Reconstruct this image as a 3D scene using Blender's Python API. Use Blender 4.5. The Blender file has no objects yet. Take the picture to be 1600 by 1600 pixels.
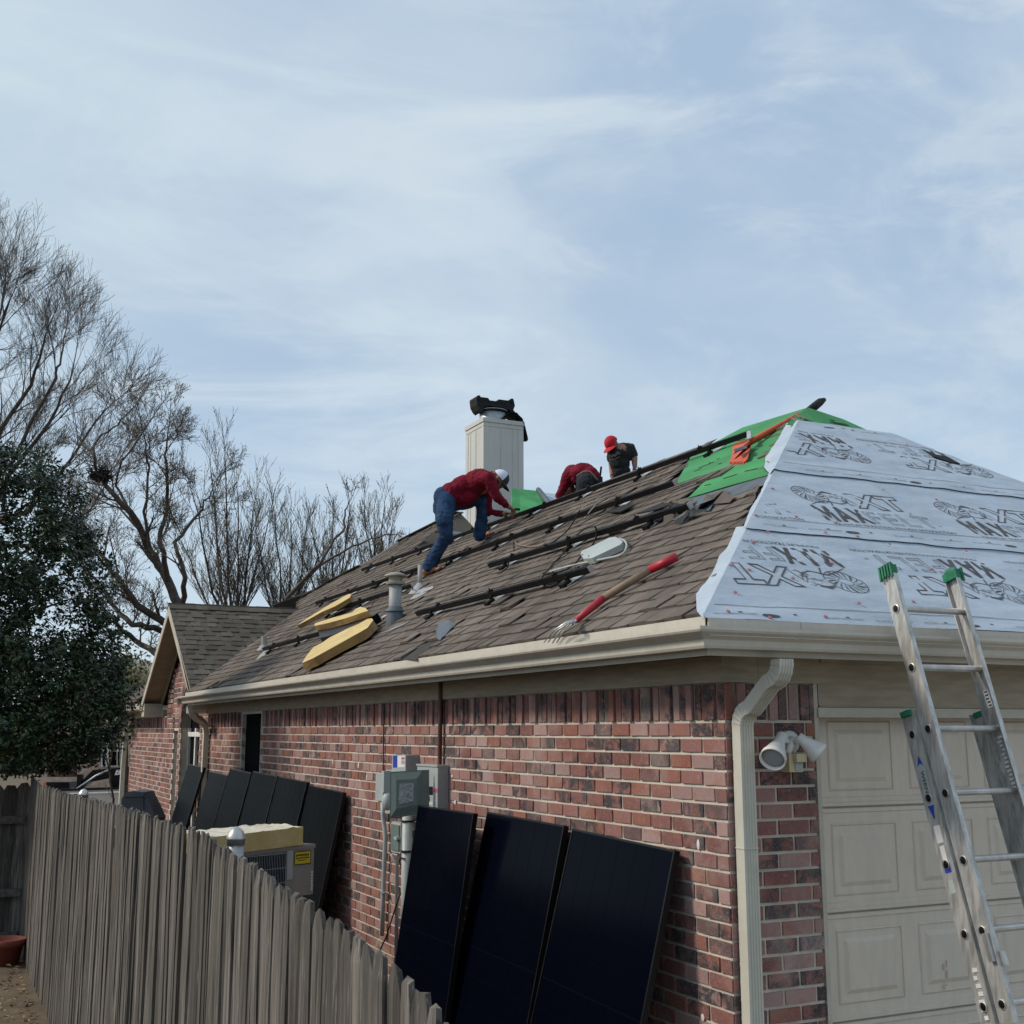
import bpy, bmesh, math, random
from mathutils import Vector as V, Matrix as M, noise
random.seed(7)
R=random.Random(11)
SC=bpy.context.scene
# ---------------------------------------------------------------- camera, world, sun, exposure
FL=1868.013; PIT=.18086355; ROL=-.00118611; YAW=.45004546
CAM=V((-3.6068056,-5.0170586,2.2-.0443818))
FW=V((math.sin(YAW)*math.cos(PIT),math.cos(YAW)*math.cos(PIT),math.sin(PIT)))
R0=V((math.cos(YAW),-math.sin(YAW),0)); U0=R0.cross(FW)
RT=R0*math.cos(ROL)+U0*math.sin(ROL); UP=-R0*math.sin(ROL)+U0*math.cos(ROL)
cd=bpy.data.cameras.new('camera'); cam=bpy.data.objects.new('camera',cd); SC.collection.objects.link(cam)
cam.matrix_world=M(((RT.x,UP.x,-FW.x,CAM.x),(RT.y,UP.y,-FW.y,CAM.y),(RT.z,UP.z,-FW.z,CAM.z),(0,0,0,1)))
cd.sensor_width=36; cd.lens=FL*36/1600; cd.clip_start=.05; cd.clip_end=3000; SC.camera=cam
SC.view_settings.view_transform='Standard'; SC.view_settings.look='None'; SC.view_settings.gamma=1
SC.view_settings.exposure=0.42; SC.view_settings.use_curve_mapping=False
SUN=V((-.74,.34,.62)).normalized()
w=bpy.data.worlds.new('World'); SC.world=w; w.use_nodes=True; nt=w.node_tree; nt.nodes.clear()
def nd(t,ty,**k):
    n=t.nodes.new(ty)
    for a,b in k.items():
        if a in n.inputs.keys() if isinstance(a,str) else False: n.inputs[a].default_value=b
        else: setattr(n,a,b)
    return n
sky=nd(nt,'ShaderNodeTexSky',sky_type='NISHITA',sun_disc=False); sky.sun_elevation=math.asin(SUN.z); sky.sun_rotation=math.atan2(SUN.x,SUN.y)
sky.air_density=1.0; sky.dust_density=1.2; sky.ozone_density=1.2
tc=nd(nt,'ShaderNodeTexCoord'); mp=nd(nt,'ShaderNodeMapping'); mp.inputs['Rotation'].default_value=(.3,-.5,.5); mp.inputs['Scale'].default_value=(1.0,2.1,2.6)
nt.links.new(tc.outputs['Generated'],mp.inputs['Vector'])
def wnoise(sc,det,rough,dist,vec):
    n=nd(nt,'ShaderNodeTexNoise'); n.inputs['Scale'].default_value=sc; n.inputs['Detail'].default_value=det; n.inputs['Roughness'].default_value=rough; n.inputs['Distortion'].default_value=dist
    nt.links.new(vec,n.inputs['Vector']); return n.outputs['Fac']
def mrange(t,s,a,b,c=0,d=1):
    m=nd(t,'ShaderNodeMapRange',interpolation_type='SMOOTHSTEP'); t.links.new(s,m.inputs['Value'])
    for i,x in zip(('From Min','From Max','To Min','To Max'),(a,b,c,d)): m.inputs[i].default_value=x
    return m.outputs['Result']
def mixc(t,f,a,b,mode='MIX'):
    m=nd(t,'ShaderNodeMix',data_type='RGBA',blend_type=mode)
    for s,x in ((m.inputs[0],f),(m.inputs[6],a),(m.inputs[7],b)):
        if isinstance(x,(int,float)): s.default_value=x
        elif isinstance(x,tuple): s.default_value=x if len(x)==4 else (*x,1)
        else: t.links.new(x,s)
    return m.outputs[2]
f1=mrange(nt,wnoise(1.6,7,.55,.35,mp.outputs[0]),.40,.62)
f2=mrange(nt,wnoise(3.7,8,.6,.5,mp.outputs[0]),.42,.72)
cl=mixc(nt,f1,(3.5,4.65,6.1),(4.6,5.6,6.65)); cl=mixc(nt,mrange(nt,f2,0,1,0,.55),cl,(5.7,6.5,7.2))
mp2=nd(nt,'ShaderNodeMapping'); mp2.inputs['Rotation'].default_value=(.1,.55,-.35); mp2.inputs['Scale'].default_value=(1.3,2.2,6.5); nt.links.new(tc.outputs['Generated'],mp2.inputs['Vector'])
f3=mrange(nt,wnoise(1.9,8,.62,.7,mp2.outputs[0]),.50,.74,0,.75); cl=mixc(nt,f3,cl,(6.1,6.85,7.4))
mp3=nd(nt,'ShaderNodeMapping'); mp3.inputs['Rotation'].default_value=(.1,-.9,.6); mp3.inputs['Scale'].default_value=(1.3,2.2,5.5); nt.links.new(tc.outputs['Generated'],mp3.inputs['Vector'])
f4=mrange(nt,wnoise(1.6,8,.6,.9,mp3.outputs[0]),.52,.75,0,.6); cl=mixc(nt,f4,cl,(5.95,6.75,7.2))
sx=nd(nt,'ShaderNodeSeparateXYZ'); nt.links.new(tc.outputs['Generated'],sx.inputs[0])
dt=nd(nt,'ShaderNodeVectorMath',operation='DOT_PRODUCT'); nt.links.new(tc.outputs['Generated'],dt.inputs[0]); dt.inputs[1].default_value=(-.30,.86,.42)
glow=mrange(nt,dt.outputs['Value'],.86,1.0,0,.62)
cl=mixc(nt,glow,cl,(5.95,7.0,7.2))
low=mrange(nt,sx.outputs['Z'],.02,.42,.55,0); cl=mixc(nt,low,cl,(5.3,6.55,7.5))
col=mixc(nt,.9,sky.outputs[0],cl)
bg=nd(nt,'ShaderNodeBackground'); bg.inputs['Strength'].default_value=.089; nt.links.new(col,bg.inputs['Color'])
wo=nd(nt,'ShaderNodeOutputWorld'); nt.links.new(bg.outputs[0],wo.inputs[0])
sd=bpy.data.lights.new('sun','SUN'); sd.energy=2.05; sd.angle=math.radians(10); sd.color=(1,.90,.77); so=bpy.data.objects.new('sun',sd); SC.collection.objects.link(so)
so.rotation_euler=SUN.to_track_quat('Z','Y').to_euler(); so.location=(-20,10,30)

# ---------------------------------------------------------------- places read off as pixel -> point on a known plane
def ray(u,v): return (FW+RT*((u-800)/FL)-UP*((v-800)/FL))
def onpl(u,v,n,p):
    n=V(n); r=ray(u,v); return CAM+r*(n.dot(V(p)-CAM)/n.dot(r))
def px(u,v,x): return onpl(u,v,(1,0,0),(x,0,0))
def py(u,v,y): return onpl(u,v,(0,1,0),(0,y,0))
def pz(u,v,z): return onpl(u,v,(0,0,1),(0,0,z))
def pd(u,v,d): return CAM+ray(u,v)*d
S1=.667; S2=.7106; EO=-.43; ZE=2.63
N1=V((-S1,0,1)).normalized(); N2=V((0,-S2,1)).normalized()
def S(u,v,h=0): return onpl(u,v,N1,V((EO,0,ZE))+N1*h)      # side roof slope
def F(u,v,h=0): return onpl(u,v,N2,V((0,EO,ZE))+N2*h)      # front roof slope
def depth(p): return (V(p)-CAM).dot(FW)
def zs(x): return ZE+S1*(x-EO)
def zf(y): return ZE+S2*(y-EO)
def toside(x,y,h=0): return V((x,y,zs(x)))+N1*h
A1=V((2.869,2.667,4.831)); RX=2.869; ZR=4.831

# ---------------------------------------------------------------- materials
def flat(name,c,rough,spec):
    m=bpy.data.materials.new(name); m.use_nodes=True; b=m.node_tree.nodes['Principled BSDF']; t=m.node_tree
    n=nd(t,'ShaderNodeTexNoise'); n.inputs['Scale'].default_value=.7; t.links.new(mixc(t,n.outputs['Fac'],c,tuple(x*.8 for x in c)),b.inputs['Base Color'])
    b.inputs['Roughness'].default_value=rough; b.inputs['Specular IOR Level'].default_value=.5; b.inputs['IOR'].default_value=spec; return m
def mat(name,c,c2=None,rough=.75,sc=6,bump=0,bsc=60,metal=0,spec=.4,rnd=0,stretch=None,src=None,speck=0,alpha=None,coat=0,detail=6,lo=.35,hi=.65):
    m=bpy.data.materials.new(name); m.use_nodes=True; t=m.node_tree; b=t.nodes['Principled BSDF']
    g=nd(t,'ShaderNodeNewGeometry'); vec=g.outputs['Position']
    if stretch:
        mm=nd(t,'ShaderNodeMapping'); mm.inputs['Scale'].default_value=stretch; t.links.new(vec,mm.inputs[0]); vec=mm.outputs[0]
    def no(s,d=detail,r=.6,v=vec,dist=0):
        n=nd(t,'ShaderNodeTexNoise'); n.inputs['Scale'].default_value=s; n.inputs['Detail'].default_value=d; n.inputs['Roughness'].default_value=r; n.inputs['Distortion'].default_value=dist
        t.links.new(v,n.inputs['Vector']); return n.outputs['Fac']
    colr=mixc(t,mrange(t,no(sc),lo,hi),c,c2 or tuple(x*.82 for x in c))
    colr=mixc(t,mrange(t,no(sc*7.3,4),.3,.7,0,.25),colr,tuple(x*.7 for x in c))
    if rnd:
        if src=='obj':
            a=nd(t,'ShaderNodeObjectInfo'); rv=a.outputs['Random']
        else:
            a=nd(t,'ShaderNodeAttribute',attribute_name='rnd'); rv=a.outputs['Fac']
        k=mrange(t,rv,0,1,1-rnd,1+rnd); mm=nd(t,'ShaderNodeMapRange'); mm.interpolation_type='LINEAR'
        t.links.new(rv,mm.inputs[0]); mm.inputs[3].default_value=1-rnd; mm.inputs[4].default_value=1+rnd
        cb=nd(t,'ShaderNodeCombineXYZ'); [t.links.new(mm.outputs[0],cb.inputs[i]) for i in range(3)]
        vm=nd(t,'ShaderNodeVectorMath',operation='MULTIPLY'); t.links.new(colr,vm.inputs[0]); t.links.new(cb.outputs[0],vm.inputs[1]); colr=vm.outputs[0]
    if speck: colr=mixc(t,mrange(t,no(260,2,.7,g.outputs['Position']),.35,.65,0,speck),colr,tuple(min(1,x*.35) for x in c))
    t.links.new(colr,b.inputs['Base Color']); b.inputs['Metallic'].default_value=metal; b.inputs['Specular IOR Level'].default_value=spec
    if coat: b.inputs['Coat Weight'].default_value=coat
    t.links.new(mrange(t,no(sc*2.1,4),.3,.7,max(0,rough-.08),min(1,rough+.08)),b.inputs['Roughness'])
    if bump:
        bp=nd(t,'ShaderNodeBump'); bp.inputs['Strength'].default_value=bump; bp.inputs['Distance'].default_value=.01
        t.links.new(no(bsc,8,.65),bp.inputs['Height']); t.links.new(bp.outputs[0],b.inputs['Normal'])
    return m
def brickmat(name,src,dark=1.0):
    m=bpy.data.materials.new(name); m.use_nodes=True; t=m.node_tree; b=t.nodes['Principled BSDF']
    g=nd(t,'ShaderNodeNewGeometry'); P=g.outputs['Position']
    if src=='obj': rv=nd(t,'ShaderNodeObjectInfo').outputs['Random']
    else: rv=nd(t,'ShaderNodeAttribute',attribute_name='rnd').outputs['Fac']
    cr=nd(t,'ShaderNodeValToRGB'); cr.color_ramp.interpolation='CONSTANT'; t.links.new(rv,cr.inputs[0])
    cols=[(0,(.235,.105,.092)),(.13,(.275,.135,.122)),(.24,(.195,.085,.077)),(.35,(.305,.172,.156)),(.45,(.26,.115,.093)),(.55,(.37,.24,.22)),(.64,(.215,.098,.088)),(.73,(.32,.21,.195)),(.82,(.14,.09,.088)),(.90,(.265,.11,.08))]
    el=cr.color_ramp.elements
    while len(el)<len(cols): el.new(.5)
    for e,(p,c) in zip(el,cols): e.position=p
    for i,(p,c) in enumerate(cols): el[i].color=(*c,1)
    def no(s,d,r=.6,dist=0):
        n=nd(t,'ShaderNodeTexNoise'); n.inputs['Scale'].default_value=s; n.inputs['Detail'].default_value=d; n.inputs['Roughness'].default_value=r; n.inputs['Distortion'].default_value=dist
        t.links.new(P,n.inputs['Vector']); return n.outputs['Fac']
    # charcoal flashing: only on some bricks
    sel=nd(t,'ShaderNodeMath',operation='FRACT'); m7=nd(t,'ShaderNodeMath',operation='MULTIPLY'); t.links.new(rv,m7.inputs[0]); m7.inputs[1].default_value=37.7; t.links.new(m7.outputs[0],sel.inputs[0])
    s1=mrange(t,sel.outputs[0],.64,.72,0,.97); pm=mrange(t,no(10,6,.65,.8),.38,.55)
    mu=nd(t,'ShaderNodeMath',operation='MULTIPLY'); t.links.new(s1,mu.inputs[0]); t.links.new(pm,mu.inputs[1])
    c=mixc(t,mu.outputs[0],cr.outputs[0],(.050,.048,.054))
    c=mixc(t,mrange(t,no(60,5,.8,1.4),.52,.68,0,.6),c,(.46,.35,.31))       # sandy pale flecks
    c=mixc(t,mrange(t,no(48,5,.7,.5),.55,.72,0,.5),c,(.13,.05,.04))
    c=mixc(t,mrange(t,no(2.3,4,.6,.3),.46,.72,0,.42),c,(.47,.38,.34)); c=mixc(t,mrange(t,no(9,4,.6,.3),.50,.66,0,.4),c,(.36,.15,.10))       # faint lime bloom across the wall
    t.links.new(c,b.inputs['Base Color']); b.inputs['Roughness'].default_value=.9; b.inputs['Specular IOR Level'].default_value=.2
    bp=nd(t,'ShaderNodeBump'); bp.inputs['Strength'].default_value=.7; bp.inputs['Distance'].default_value=.006; t.links.new(no(90,8,.7),bp.inputs['Height']); t.links.new(bp.outputs[0],b.inputs['Normal'])
    return m
K={}
K['brick_o']=brickmat('brick_single','obj'); K['brick_a']=brickmat('brick_mass','att')
K['mortar']=mat('mortar',(.66,.595,.50),(.50,.45,.375),.95,4,.6,120)
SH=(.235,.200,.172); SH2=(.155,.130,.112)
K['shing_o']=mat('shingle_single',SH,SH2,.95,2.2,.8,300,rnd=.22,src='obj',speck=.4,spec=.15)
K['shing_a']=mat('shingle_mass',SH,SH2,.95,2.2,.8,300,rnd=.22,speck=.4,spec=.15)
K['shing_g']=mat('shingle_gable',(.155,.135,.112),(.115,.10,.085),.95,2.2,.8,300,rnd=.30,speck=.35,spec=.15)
K['roofdeck']=mat('roof_deck_underlay',(.05,.045,.04),None,.95,5,.2)
K['trim']=mat('trim_paint',(.50,.465,.385),(.44,.405,.33),.6,3,.12,40,spec=.35,stretch=(1,1,3))
K['taupe']=mat('frieze_board',(.40,.34,.25),(.31,.265,.19),.7,4,.35,30,stretch=(1,1,9))
K['gutter']=mat('gutter_enamel',(.56,.52,.44),(.44,.405,.335),.42,3.5,.03,20,spec=.5,stretch=(1,1,.5),lo=.45,hi=.85)
K['spout']=mat('downspout_enamel',(.60,.585,.49),(.54,.52,.44),.4,2,.03,20,spec=.5)
K['door']=mat('garage_door_paint',(.63,.555,.46),(.585,.515,.425),.55,3.2,.08,90,stretch=(1,1,.3),lo=.42,hi=.8)
K['white']=mat('white_paint',(.74,.73,.70),None,.5,4)
K['offwhite']=mat('chimney_paint',(.60,.60,.56),(.53,.53,.49),.6,1.2,.08,60,stretch=(1,1,.2))
K['screen']=flat('dark_solar_screen',(.008,.0085,.009),.9,1.08)
K['glass']=flat('panel_glass',(.0016,.0023,.0068),.2,1.09)
K['glass_grey']=flat('panel_glass_grey',(.0048,.0056,.007),.42,1.09)
K['black']=mat('black_frame',(.006,.006,.007),None,.4,5,spec=.25)
K['rail']=mat('black_anodised_rail',(.006,.006,.007),(.009,.009,.009),.45,3,.05,spec=.2)
K['alu']=mat('aluminium',(.62,.61,.58),(.44,.43,.41),.42,9,.12,80,metal=.75,stretch=(1,1,.5))
K['aludirty']=mat('aluminium_worn',(.60,.59,.56),(.33,.325,.31),.46,16,.15,90,metal=.6,stretch=(2,2,.35),detail=8)
K['galv']=mat('galvanised',(.40,.44,.47),(.30,.335,.36),.45,14,.05,metal=.5)
K['pvc']=mat('grey_pvc',(.34,.35,.35),(.28,.29,.29),.6,5)
K['vent']=mat('painted_vent',(.36,.34,.28),(.24,.225,.185),.7,7,.1)
K['green_under']=mat('green_underlayment',(.05,.30,.10),(.034,.20,.062),.72,2.2,.9,9,stretch=(1,.25,1),detail=8)
K['felt']=mat('silver_roofing_felt',(.43,.50,.575),(.375,.44,.51),.62,1.6,.55,8,spec=.35,stretch=(1,2.6,2.6))
K['print']=mat('felt_print',(.055,.05,.055),(.11,.105,.11),.8,30)
K['redcap']=mat('red_cap_nail',(.50,.13,.14),None,.5)
K['wood']=mat('weathered_fence_wood',(.175,.158,.136),(.072,.064,.055),.92,26,1.0,60,rnd=.42,src='obj',stretch=(1.0,1.0,.06),detail=9,lo=.3,hi=.62)
def _w():
    m=K['wood']; t=m.node_tree; b=t.nodes['Principled BSDF']; src=b.inputs['Base Color'].links[0].from_socket
    g=nd(t,'ShaderNodeNewGeometry'); mm=nd(t,'ShaderNodeMapping'); mm.inputs['Scale'].default_value=(1,1,.028); t.links.new(g.outputs['Position'],mm.inputs[0])
    oi=nd(t,'ShaderNodeObjectInfo'); ad=nd(t,'ShaderNodeVectorMath',operation='ADD'); t.links.new(mm.outputs[0],ad.inputs[0]); t.links.new(oi.outputs['Random'],ad.inputs[1])
    n=nd(t,'ShaderNodeTexNoise'); n.inputs['Scale'].default_value=115; n.inputs['Detail'].default_value=7; n.inputs['Roughness'].default_value=.7; t.links.new(ad.outputs[0],n.inputs['Vector'])
    n2=nd(t,'ShaderNodeTexNoise'); n2.inputs['Scale'].default_value=75; n2.inputs['Detail'].default_value=4; t.links.new(ad.outputs[0],n2.inputs['Vector'])
    c=mixc(t,mrange(t,n.outputs['Fac'],.58,.70,0,.8),src,(.42,.38,.33)); c=mixc(t,mrange(t,n2.outputs['Fac'],.54,.66,0,.85),c,(.04,.034,.03)); t.links.new(c,b.inputs['Base Color'])
_w()
K['woodm']=mat('weathered_fence_wood_rails',(.15,.135,.118),(.07,.062,.055),.92,20,.8,60)
K['dirt']=mat('dry_ground',(.155,.115,.075),(.10,.075,.05),.97,3,1.0,30,detail=10)
K['concrete']=mat('concrete',(.40,.38,.35),(.33,.31,.28),.9,2,.3,60)
K['grass']=mat('pale_grass',(.18,.24,.065),(.24,.24,.10),.95,.8,.5,60)
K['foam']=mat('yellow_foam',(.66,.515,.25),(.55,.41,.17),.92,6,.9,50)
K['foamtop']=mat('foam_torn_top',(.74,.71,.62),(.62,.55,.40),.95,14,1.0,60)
K['foambrown']=mat('foam_brown_side',(.36,.225,.085),(.26,.155,.06),.92,5,.5,50)  # darker brown than the top, on sides and underside
K['redshirt']=mat('maroon_shirt',(.195,.010,.026),(.125,.006,.017),.85,7,.9,14,spec=.15)
K['jeans']=mat('blue_jeans',(.035,.075,.155),(.016,.035,.085),.9,9,.9,26,spec=.15)
K['darkjeans']=mat('charcoal_jeans',(.035,.042,.05),(.02,.024,.03),.9,9,.8,26,spec=.15)
K['skin']=mat('skin',(.30,.155,.10),(.25,.12,.08),.55,20,spec=.3)
K['beard']=mat('dark_hair',(.015,.011,.009),None,.8,30,.6,200)
K['leather']=mat('tan_leather_boot',(.30,.115,.05),(.22,.08,.035),.5,12)
K['sole']=mat('dark_sole',(.03,.02,.015),None,.8)
K['capwhite']=mat('white_cap_mesh',(.72,.75,.85),(.60,.64,.76),.8,40,.3,200)
K['navy']=mat('navy_cap_front',(.03,.035,.055),None,.8,10)
K['blackcloth']=mat('black_cloth',(.012,.012,.014),(.02,.02,.022),.9,9,.6,30)
K['redcapm']=mat('red_cap_cloth',(.55,.012,.03),(.42,.01,.02),.8,10)
K['shirtprint']=mat('shirt_print',(.12,.10,.085),(.07,.06,.05),.8,30)
K['red']=mat('red_grip',(.50,.022,.042),(.40,.02,.03),.45,8)
K['ash']=mat('ash_wood_handle',(.30,.215,.14),(.21,.15,.10),.7,9,.3,80)
K['orange']=mat('orange_paint',(.60,.095,.03),(.46,.07,.028),.55,9,.1)
K['green_cap']=mat('green_ladder_cap',(.012,.20,.095),(.01,.12,.06),.5,20)
K['meter']=mat('meter_box_grey',(.155,.20,.185),(.13,.17,.158),.45,3)
K['boxgrey']=mat('box_light_grey',(.42,.46,.45),(.36,.40,.39),.45,3)
K['rust']=mat('brown_conduit',(.075,.028,.02),(.11,.05,.04),.6,9)
K['yellow']=mat('yellow_label',(.72,.56,.02),None,.4)
K['blue']=mat('blue_label',(.03,.06,.42),None,.4)
K['pink']=mat('pink_label',(.65,.12,.22),None,.4)
K['ac']=mat('condenser_paint',(.29,.28,.255),(.25,.24,.22),.45,2)
K['greycover']=mat('grey_fabric_cover',(.105,.12,.15),(.08,.09,.115),.8,5,.3)
K['bark']=mat('bark',(.12,.096,.078),(.06,.048,.04),.95,14,.9,50)
K['twig']=mat('twig',(.12,.095,.078),(.075,.06,.05),.95,9)
K['bud']=mat('spring_buds',(.33,.31,.13),(.26,.23,.11),.9,9)
K['leaf']=mat('evergreen_leaf',(.017,.040,.016),(.036,.060,.020),.42,1.3,spec=.55,rnd=.45)
K['leafy']=mat('yellowish_leaf',(.13,.15,.03),(.08,.10,.025),.6,2,rnd=.4)
K['litter']=mat('fallen_leaf',(.33,.23,.125),(.18,.115,.06),.9,9,rnd=.5)
K['terra']=mat('terracotta',(.21,.055,.035),(.16,.042,.028),.75,7)
K['truck']=mat('champagne_truck_paint',(.46,.42,.37),(.42,.385,.34),.3,1,spec=.6)
K['rubber']=mat('rubber',(.015,.015,.016),None,.8)
K['bg_brick']=mat('far_tan_brick',(.58,.44,.35),(.40,.29,.23),.95,2.5,.6,30,detail=10)
K['bg_roof']=mat('far_roof',(.40,.30,.24),(.28,.215,.175),.95,2)
K['brown_fence']=mat('brown_fence',(.11,.06,.04),(.07,.04,.028),.95,9)
K['tapegrey']=mat('grey_rubber_flashing',(.10,.125,.15),(.075,.09,.105),.65,5)
K['redpaint']=mat('faded_red_scrape',(.50,.36,.32),(.48,.42,.37),.6,60)
K['nest']=mat('nest_twigs',(.03,.024,.02),None,.95)

# ---------------------------------------------------------------- mesh builder
ROOTLOC={}
class MB:
    def __init__(s): s.v=[]; s.f=[]; s.r=[]; s.mi=[]
    def add(s,vs,fs,r=None,mi=0):
        o=len(s.v); s.v+= [V(x) for x in vs]; s.f+=[tuple(i+o for i in f) for f in fs]
        r=R.random() if r is None else r; s.r+=[r]*len(fs); s.mi+=[mi]*len(fs); return s
    def box(s,a,b,r=None,mi=0):
        x0,y0,z0=a;x1,y1,z1=b
        return s.add([(x0,y0,z0),(x1,y0,z0),(x1,y1,z0),(x0,y1,z0),(x0,y0,z1),(x1,y0,z1),(x1,y1,z1),(x0,y1,z1)],[(0,3,2,1),(4,5,6,7),(0,1,5,4),(1,2,6,5),(2,3,7,6),(3,0,4,7)],r,mi)
    def obox(s,c,X,Y,Z,r=None,mi=0):   # centre and three half-axis vectors
        c=V(c);X=V(X);Y=V(Y);Z=V(Z)
        return s.add([c-X-Y-Z,c+X-Y-Z,c+X+Y-Z,c-X+Y-Z,c-X-Y+Z,c+X-Y+Z,c+X+Y+Z,c-X+Y+Z],[(0,3,2,1),(4,5,6,7),(0,1,5,4),(1,2,6,5),(2,3,7,6),(3,0,4,7)],r,mi)
    def prism(s,poly,off,r=None,mi=0):
        n=len(poly); off=V(off); a=[V(p) for p in poly]; b=[p+off for p in a]
        return s.add(a+b,[tuple(range(n))[::-1],tuple(range(n,2*n))]+[(i,(i+1)%n,n+(i+1)%n,n+i) for i in range(n)],r,mi)
    def tube(s,pts,rad,n=8,cap=True,r=None,mi=0):
        pts=[V(p) for p in pts]; k=len(pts); rad=[rad]*k if isinstance(rad,(int,float)) else rad
        vs=[];prev=None
        for i,p in enumerate(pts):
            d=(pts[min(i+1,k-1)]-pts[max(i-1,0)])
            d=d.normalized() if d.length>1e-9 else V((0,0,1))
            if prev is None: a=d.orthogonal().normalized()
            else:
                a=prev-d*prev.dot(d); a=a.normalized() if a.length>1e-6 else d.orthogonal().normalized()
            prev=a; b=d.cross(a)
            for j in range(n):
                t=2*math.pi*j/n; vs.append(p+(a*math.cos(t)+b*math.sin(t))*rad[i])
        fs=[(i*n+j,i*n+(j+1)%n,(i+1)*n+(j+1)%n,(i+1)*n+j) for i in range(k-1) for j in range(n)]
        if cap: fs+=[tuple(range(n))[::-1],tuple(range((k-1)*n,k*n))]
        return s.add(vs,fs,r,mi)
    def lathe(s,o,ax,prof,n=24,r=None,mi=0,cap=True):   # prof: (distance along axis, radius)
        o=V(o);ax=V(ax).normalized();a=ax.orthogonal().normalized();b=ax.cross(a);vs=[]
        for h,rr in prof:
            for j in range(n):
                t=2*math.pi*j/n; vs.append(o+ax*h+(a*math.cos(t)+b*math.sin(t))*rr)
        k=len(prof); fs=[(i*n+j,i*n+(j+1)%n,(i+1)*n+(j+1)%n,(i+1)*n+j) for i in range(k-1) for j in range(n)]
        if cap: fs+=[tuple(range(n))[::-1],tuple(range((k-1)*n,k*n))]
        return s.add(vs,fs,r,mi)
    def sweep(s,pts,prof,up,cap=True,scl=None,r=None,mi=0):   # prof (a,b) in side/up axes
        pts=[V(p) for p in pts];k=len(pts);n=len(prof);vs=[];up=V(up)
        for i,p in enumerate(pts):
            d=(pts[min(i+1,k-1)]-pts[max(i-1,0)]).normalized(); sd=d.cross(up).normalized(); u=sd.cross(d)
            q=scl[i] if scl else 1
            for a,b in prof: vs.append(p+sd*a*q+u*b*q)
        fs=[(i*n+j,i*n+(j+1)%n,(i+1)*n+(j+1)%n,(i+1)*n+j) for i in range(k-1) for j in range(n)]
        if cap: fs+=[tuple(range(n))[::-1],tuple(range((k-1)*n,k*n))]
        return s.add(vs,fs,r,mi)
    def ell(s,c,A,B,C,n=10,m=14,r=None,mi=0):
        c=V(c);A=V(A);B=V(B);C=V(C);vs=[c-C]
        for i in range(1,n):
            f=math.pi*i/n
            for j in range(m):
                t=2*math.pi*j/m; vs.append(c-C*math.cos(f)+(A*math.cos(t)+B*math.sin(t))*math.sin(f))
        vs.append(c+C); fs=[(0,1+(j+1)%m,1+j) for j in range(m)]
        for i in range(n-2):
            for j in range(m): fs.append((1+i*m+j,1+i*m+(j+1)%m,1+(i+1)*m+(j+1)%m,1+(i+1)*m+j))
        L=len(vs)-1; fs+=[(L,1+(n-2)*m+j,1+(n-2)*m+(j+1)%m) for j in range(m)]
        return s.add(vs,fs,r,mi)
    def mesh(s,name,mats,org=V((0,0,0)),smooth=False):
        me=bpy.data.meshes.new(name); me.from_pydata([tuple(x-org) for x in s.v],[],s.f)
        for m in (mats if isinstance(mats,(list,tuple)) else [mats]): me.materials.append(K[m] if isinstance(m,str) else m)
        a=me.attributes.new('rnd','FLOAT','FACE'); a.data.foreach_set('value',s.r)
        me.polygons.foreach_set('material_index',s.mi)
        if smooth: me.polygons.foreach_set('use_smooth',[True]*len(me.polygons))
        me.update(); return me
    def build(s,name,mats,parent=None,smooth=False,kind=None,fix=True):
        org=rootloc(parent); me=s.mesh(name,mats,org,smooth)
        if fix:
            bm=bmesh.new(); bm.from_mesh(me); bmesh.ops.recalc_face_normals(bm,faces=bm.faces); bm.to_mesh(me); bm.free()
        o=bpy.data.objects.new(name,me); SC.collection.objects.link(o); o.parent=parent
        if kind: o['kind']=kind
        return o
def rootloc(o):
    l=V((0,0,0))
    while o is not None: l+=V(o.location); o=o.parent
    return l
def tag(o,label,cat,group=None):
    o['label']=label;o['category']=cat
    if group:o['group']=group
    return o
def empty(name,loc,label,cat,group=None):
    o=bpy.data.objects.new(name,None); SC.collection.objects.link(o); o.location=loc; o.empty_display_size=.1
    return tag(o,label,cat,group)
def place(name,me,mw,parent):
    o=bpy.data.objects.new(name,me); SC.collection.objects.link(o); o.parent=parent
    o.matrix_local=M.Translation(-rootloc(parent))@mw; return o
def struct(name,mb,m,kind='structure',**k): return mb.build(name,m,None,kind=kind,**k)
def one(name,mb,m,label,cat,group=None,smooth=False): return tag(mb.build(name,m,None,smooth),label,cat,group)

# ================================================================ GROUND
def gz(x,y):
    z=-.12 if x>-2.4 else -.40
    if x>-.0 and y<3: z=.12 if y<0 else -.12
    t=min(1,max(0,(y-21)/25)); t=t*t*(3-2*t)
    return z*(1-t)-2.3*t+ (0 if x>-2.45 else .04*noise.noise(V((x,y,0))*1.3))
def grid(xs,ys,fn,m,name,dz=0):
    b=MB();nx=len(xs);vs=[V((x,y,fn(x,y)+dz)) for y in ys for x in xs]
    b.add(vs,[(j*nx+i,j*nx+i+1,(j+1)*nx+i+1,(j+1)*nx+i) for j in range(len(ys)-1) for i in range(nx-1)]); return struct(name,b,m,fix=False)
grid([-900,-200,-60,-30]+[-20+i*.8 for i in range(22)]+[-2.401,-2.399,-1,-.01,.01,2,6,12,30,60,200,900],[-400,-100,-30,-10]+[-6+i*1.2 for i in range(24)]+[24+i*2.5 for i in range(11)]+[60,100,250,900,2500],gz,'dirt','ground')
b=MB(); b.box((.0,-30,.06),(9,-.02,.13)); struct('driveway',b,'concrete')
b=MB(); b.add([(-60,48,-2.27),(40,48,-2.27),(40,56,-2.27),(-60,56,-2.27)],[(0,1,2,3)]); struct('road',b,'concrete',fix=False)
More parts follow.
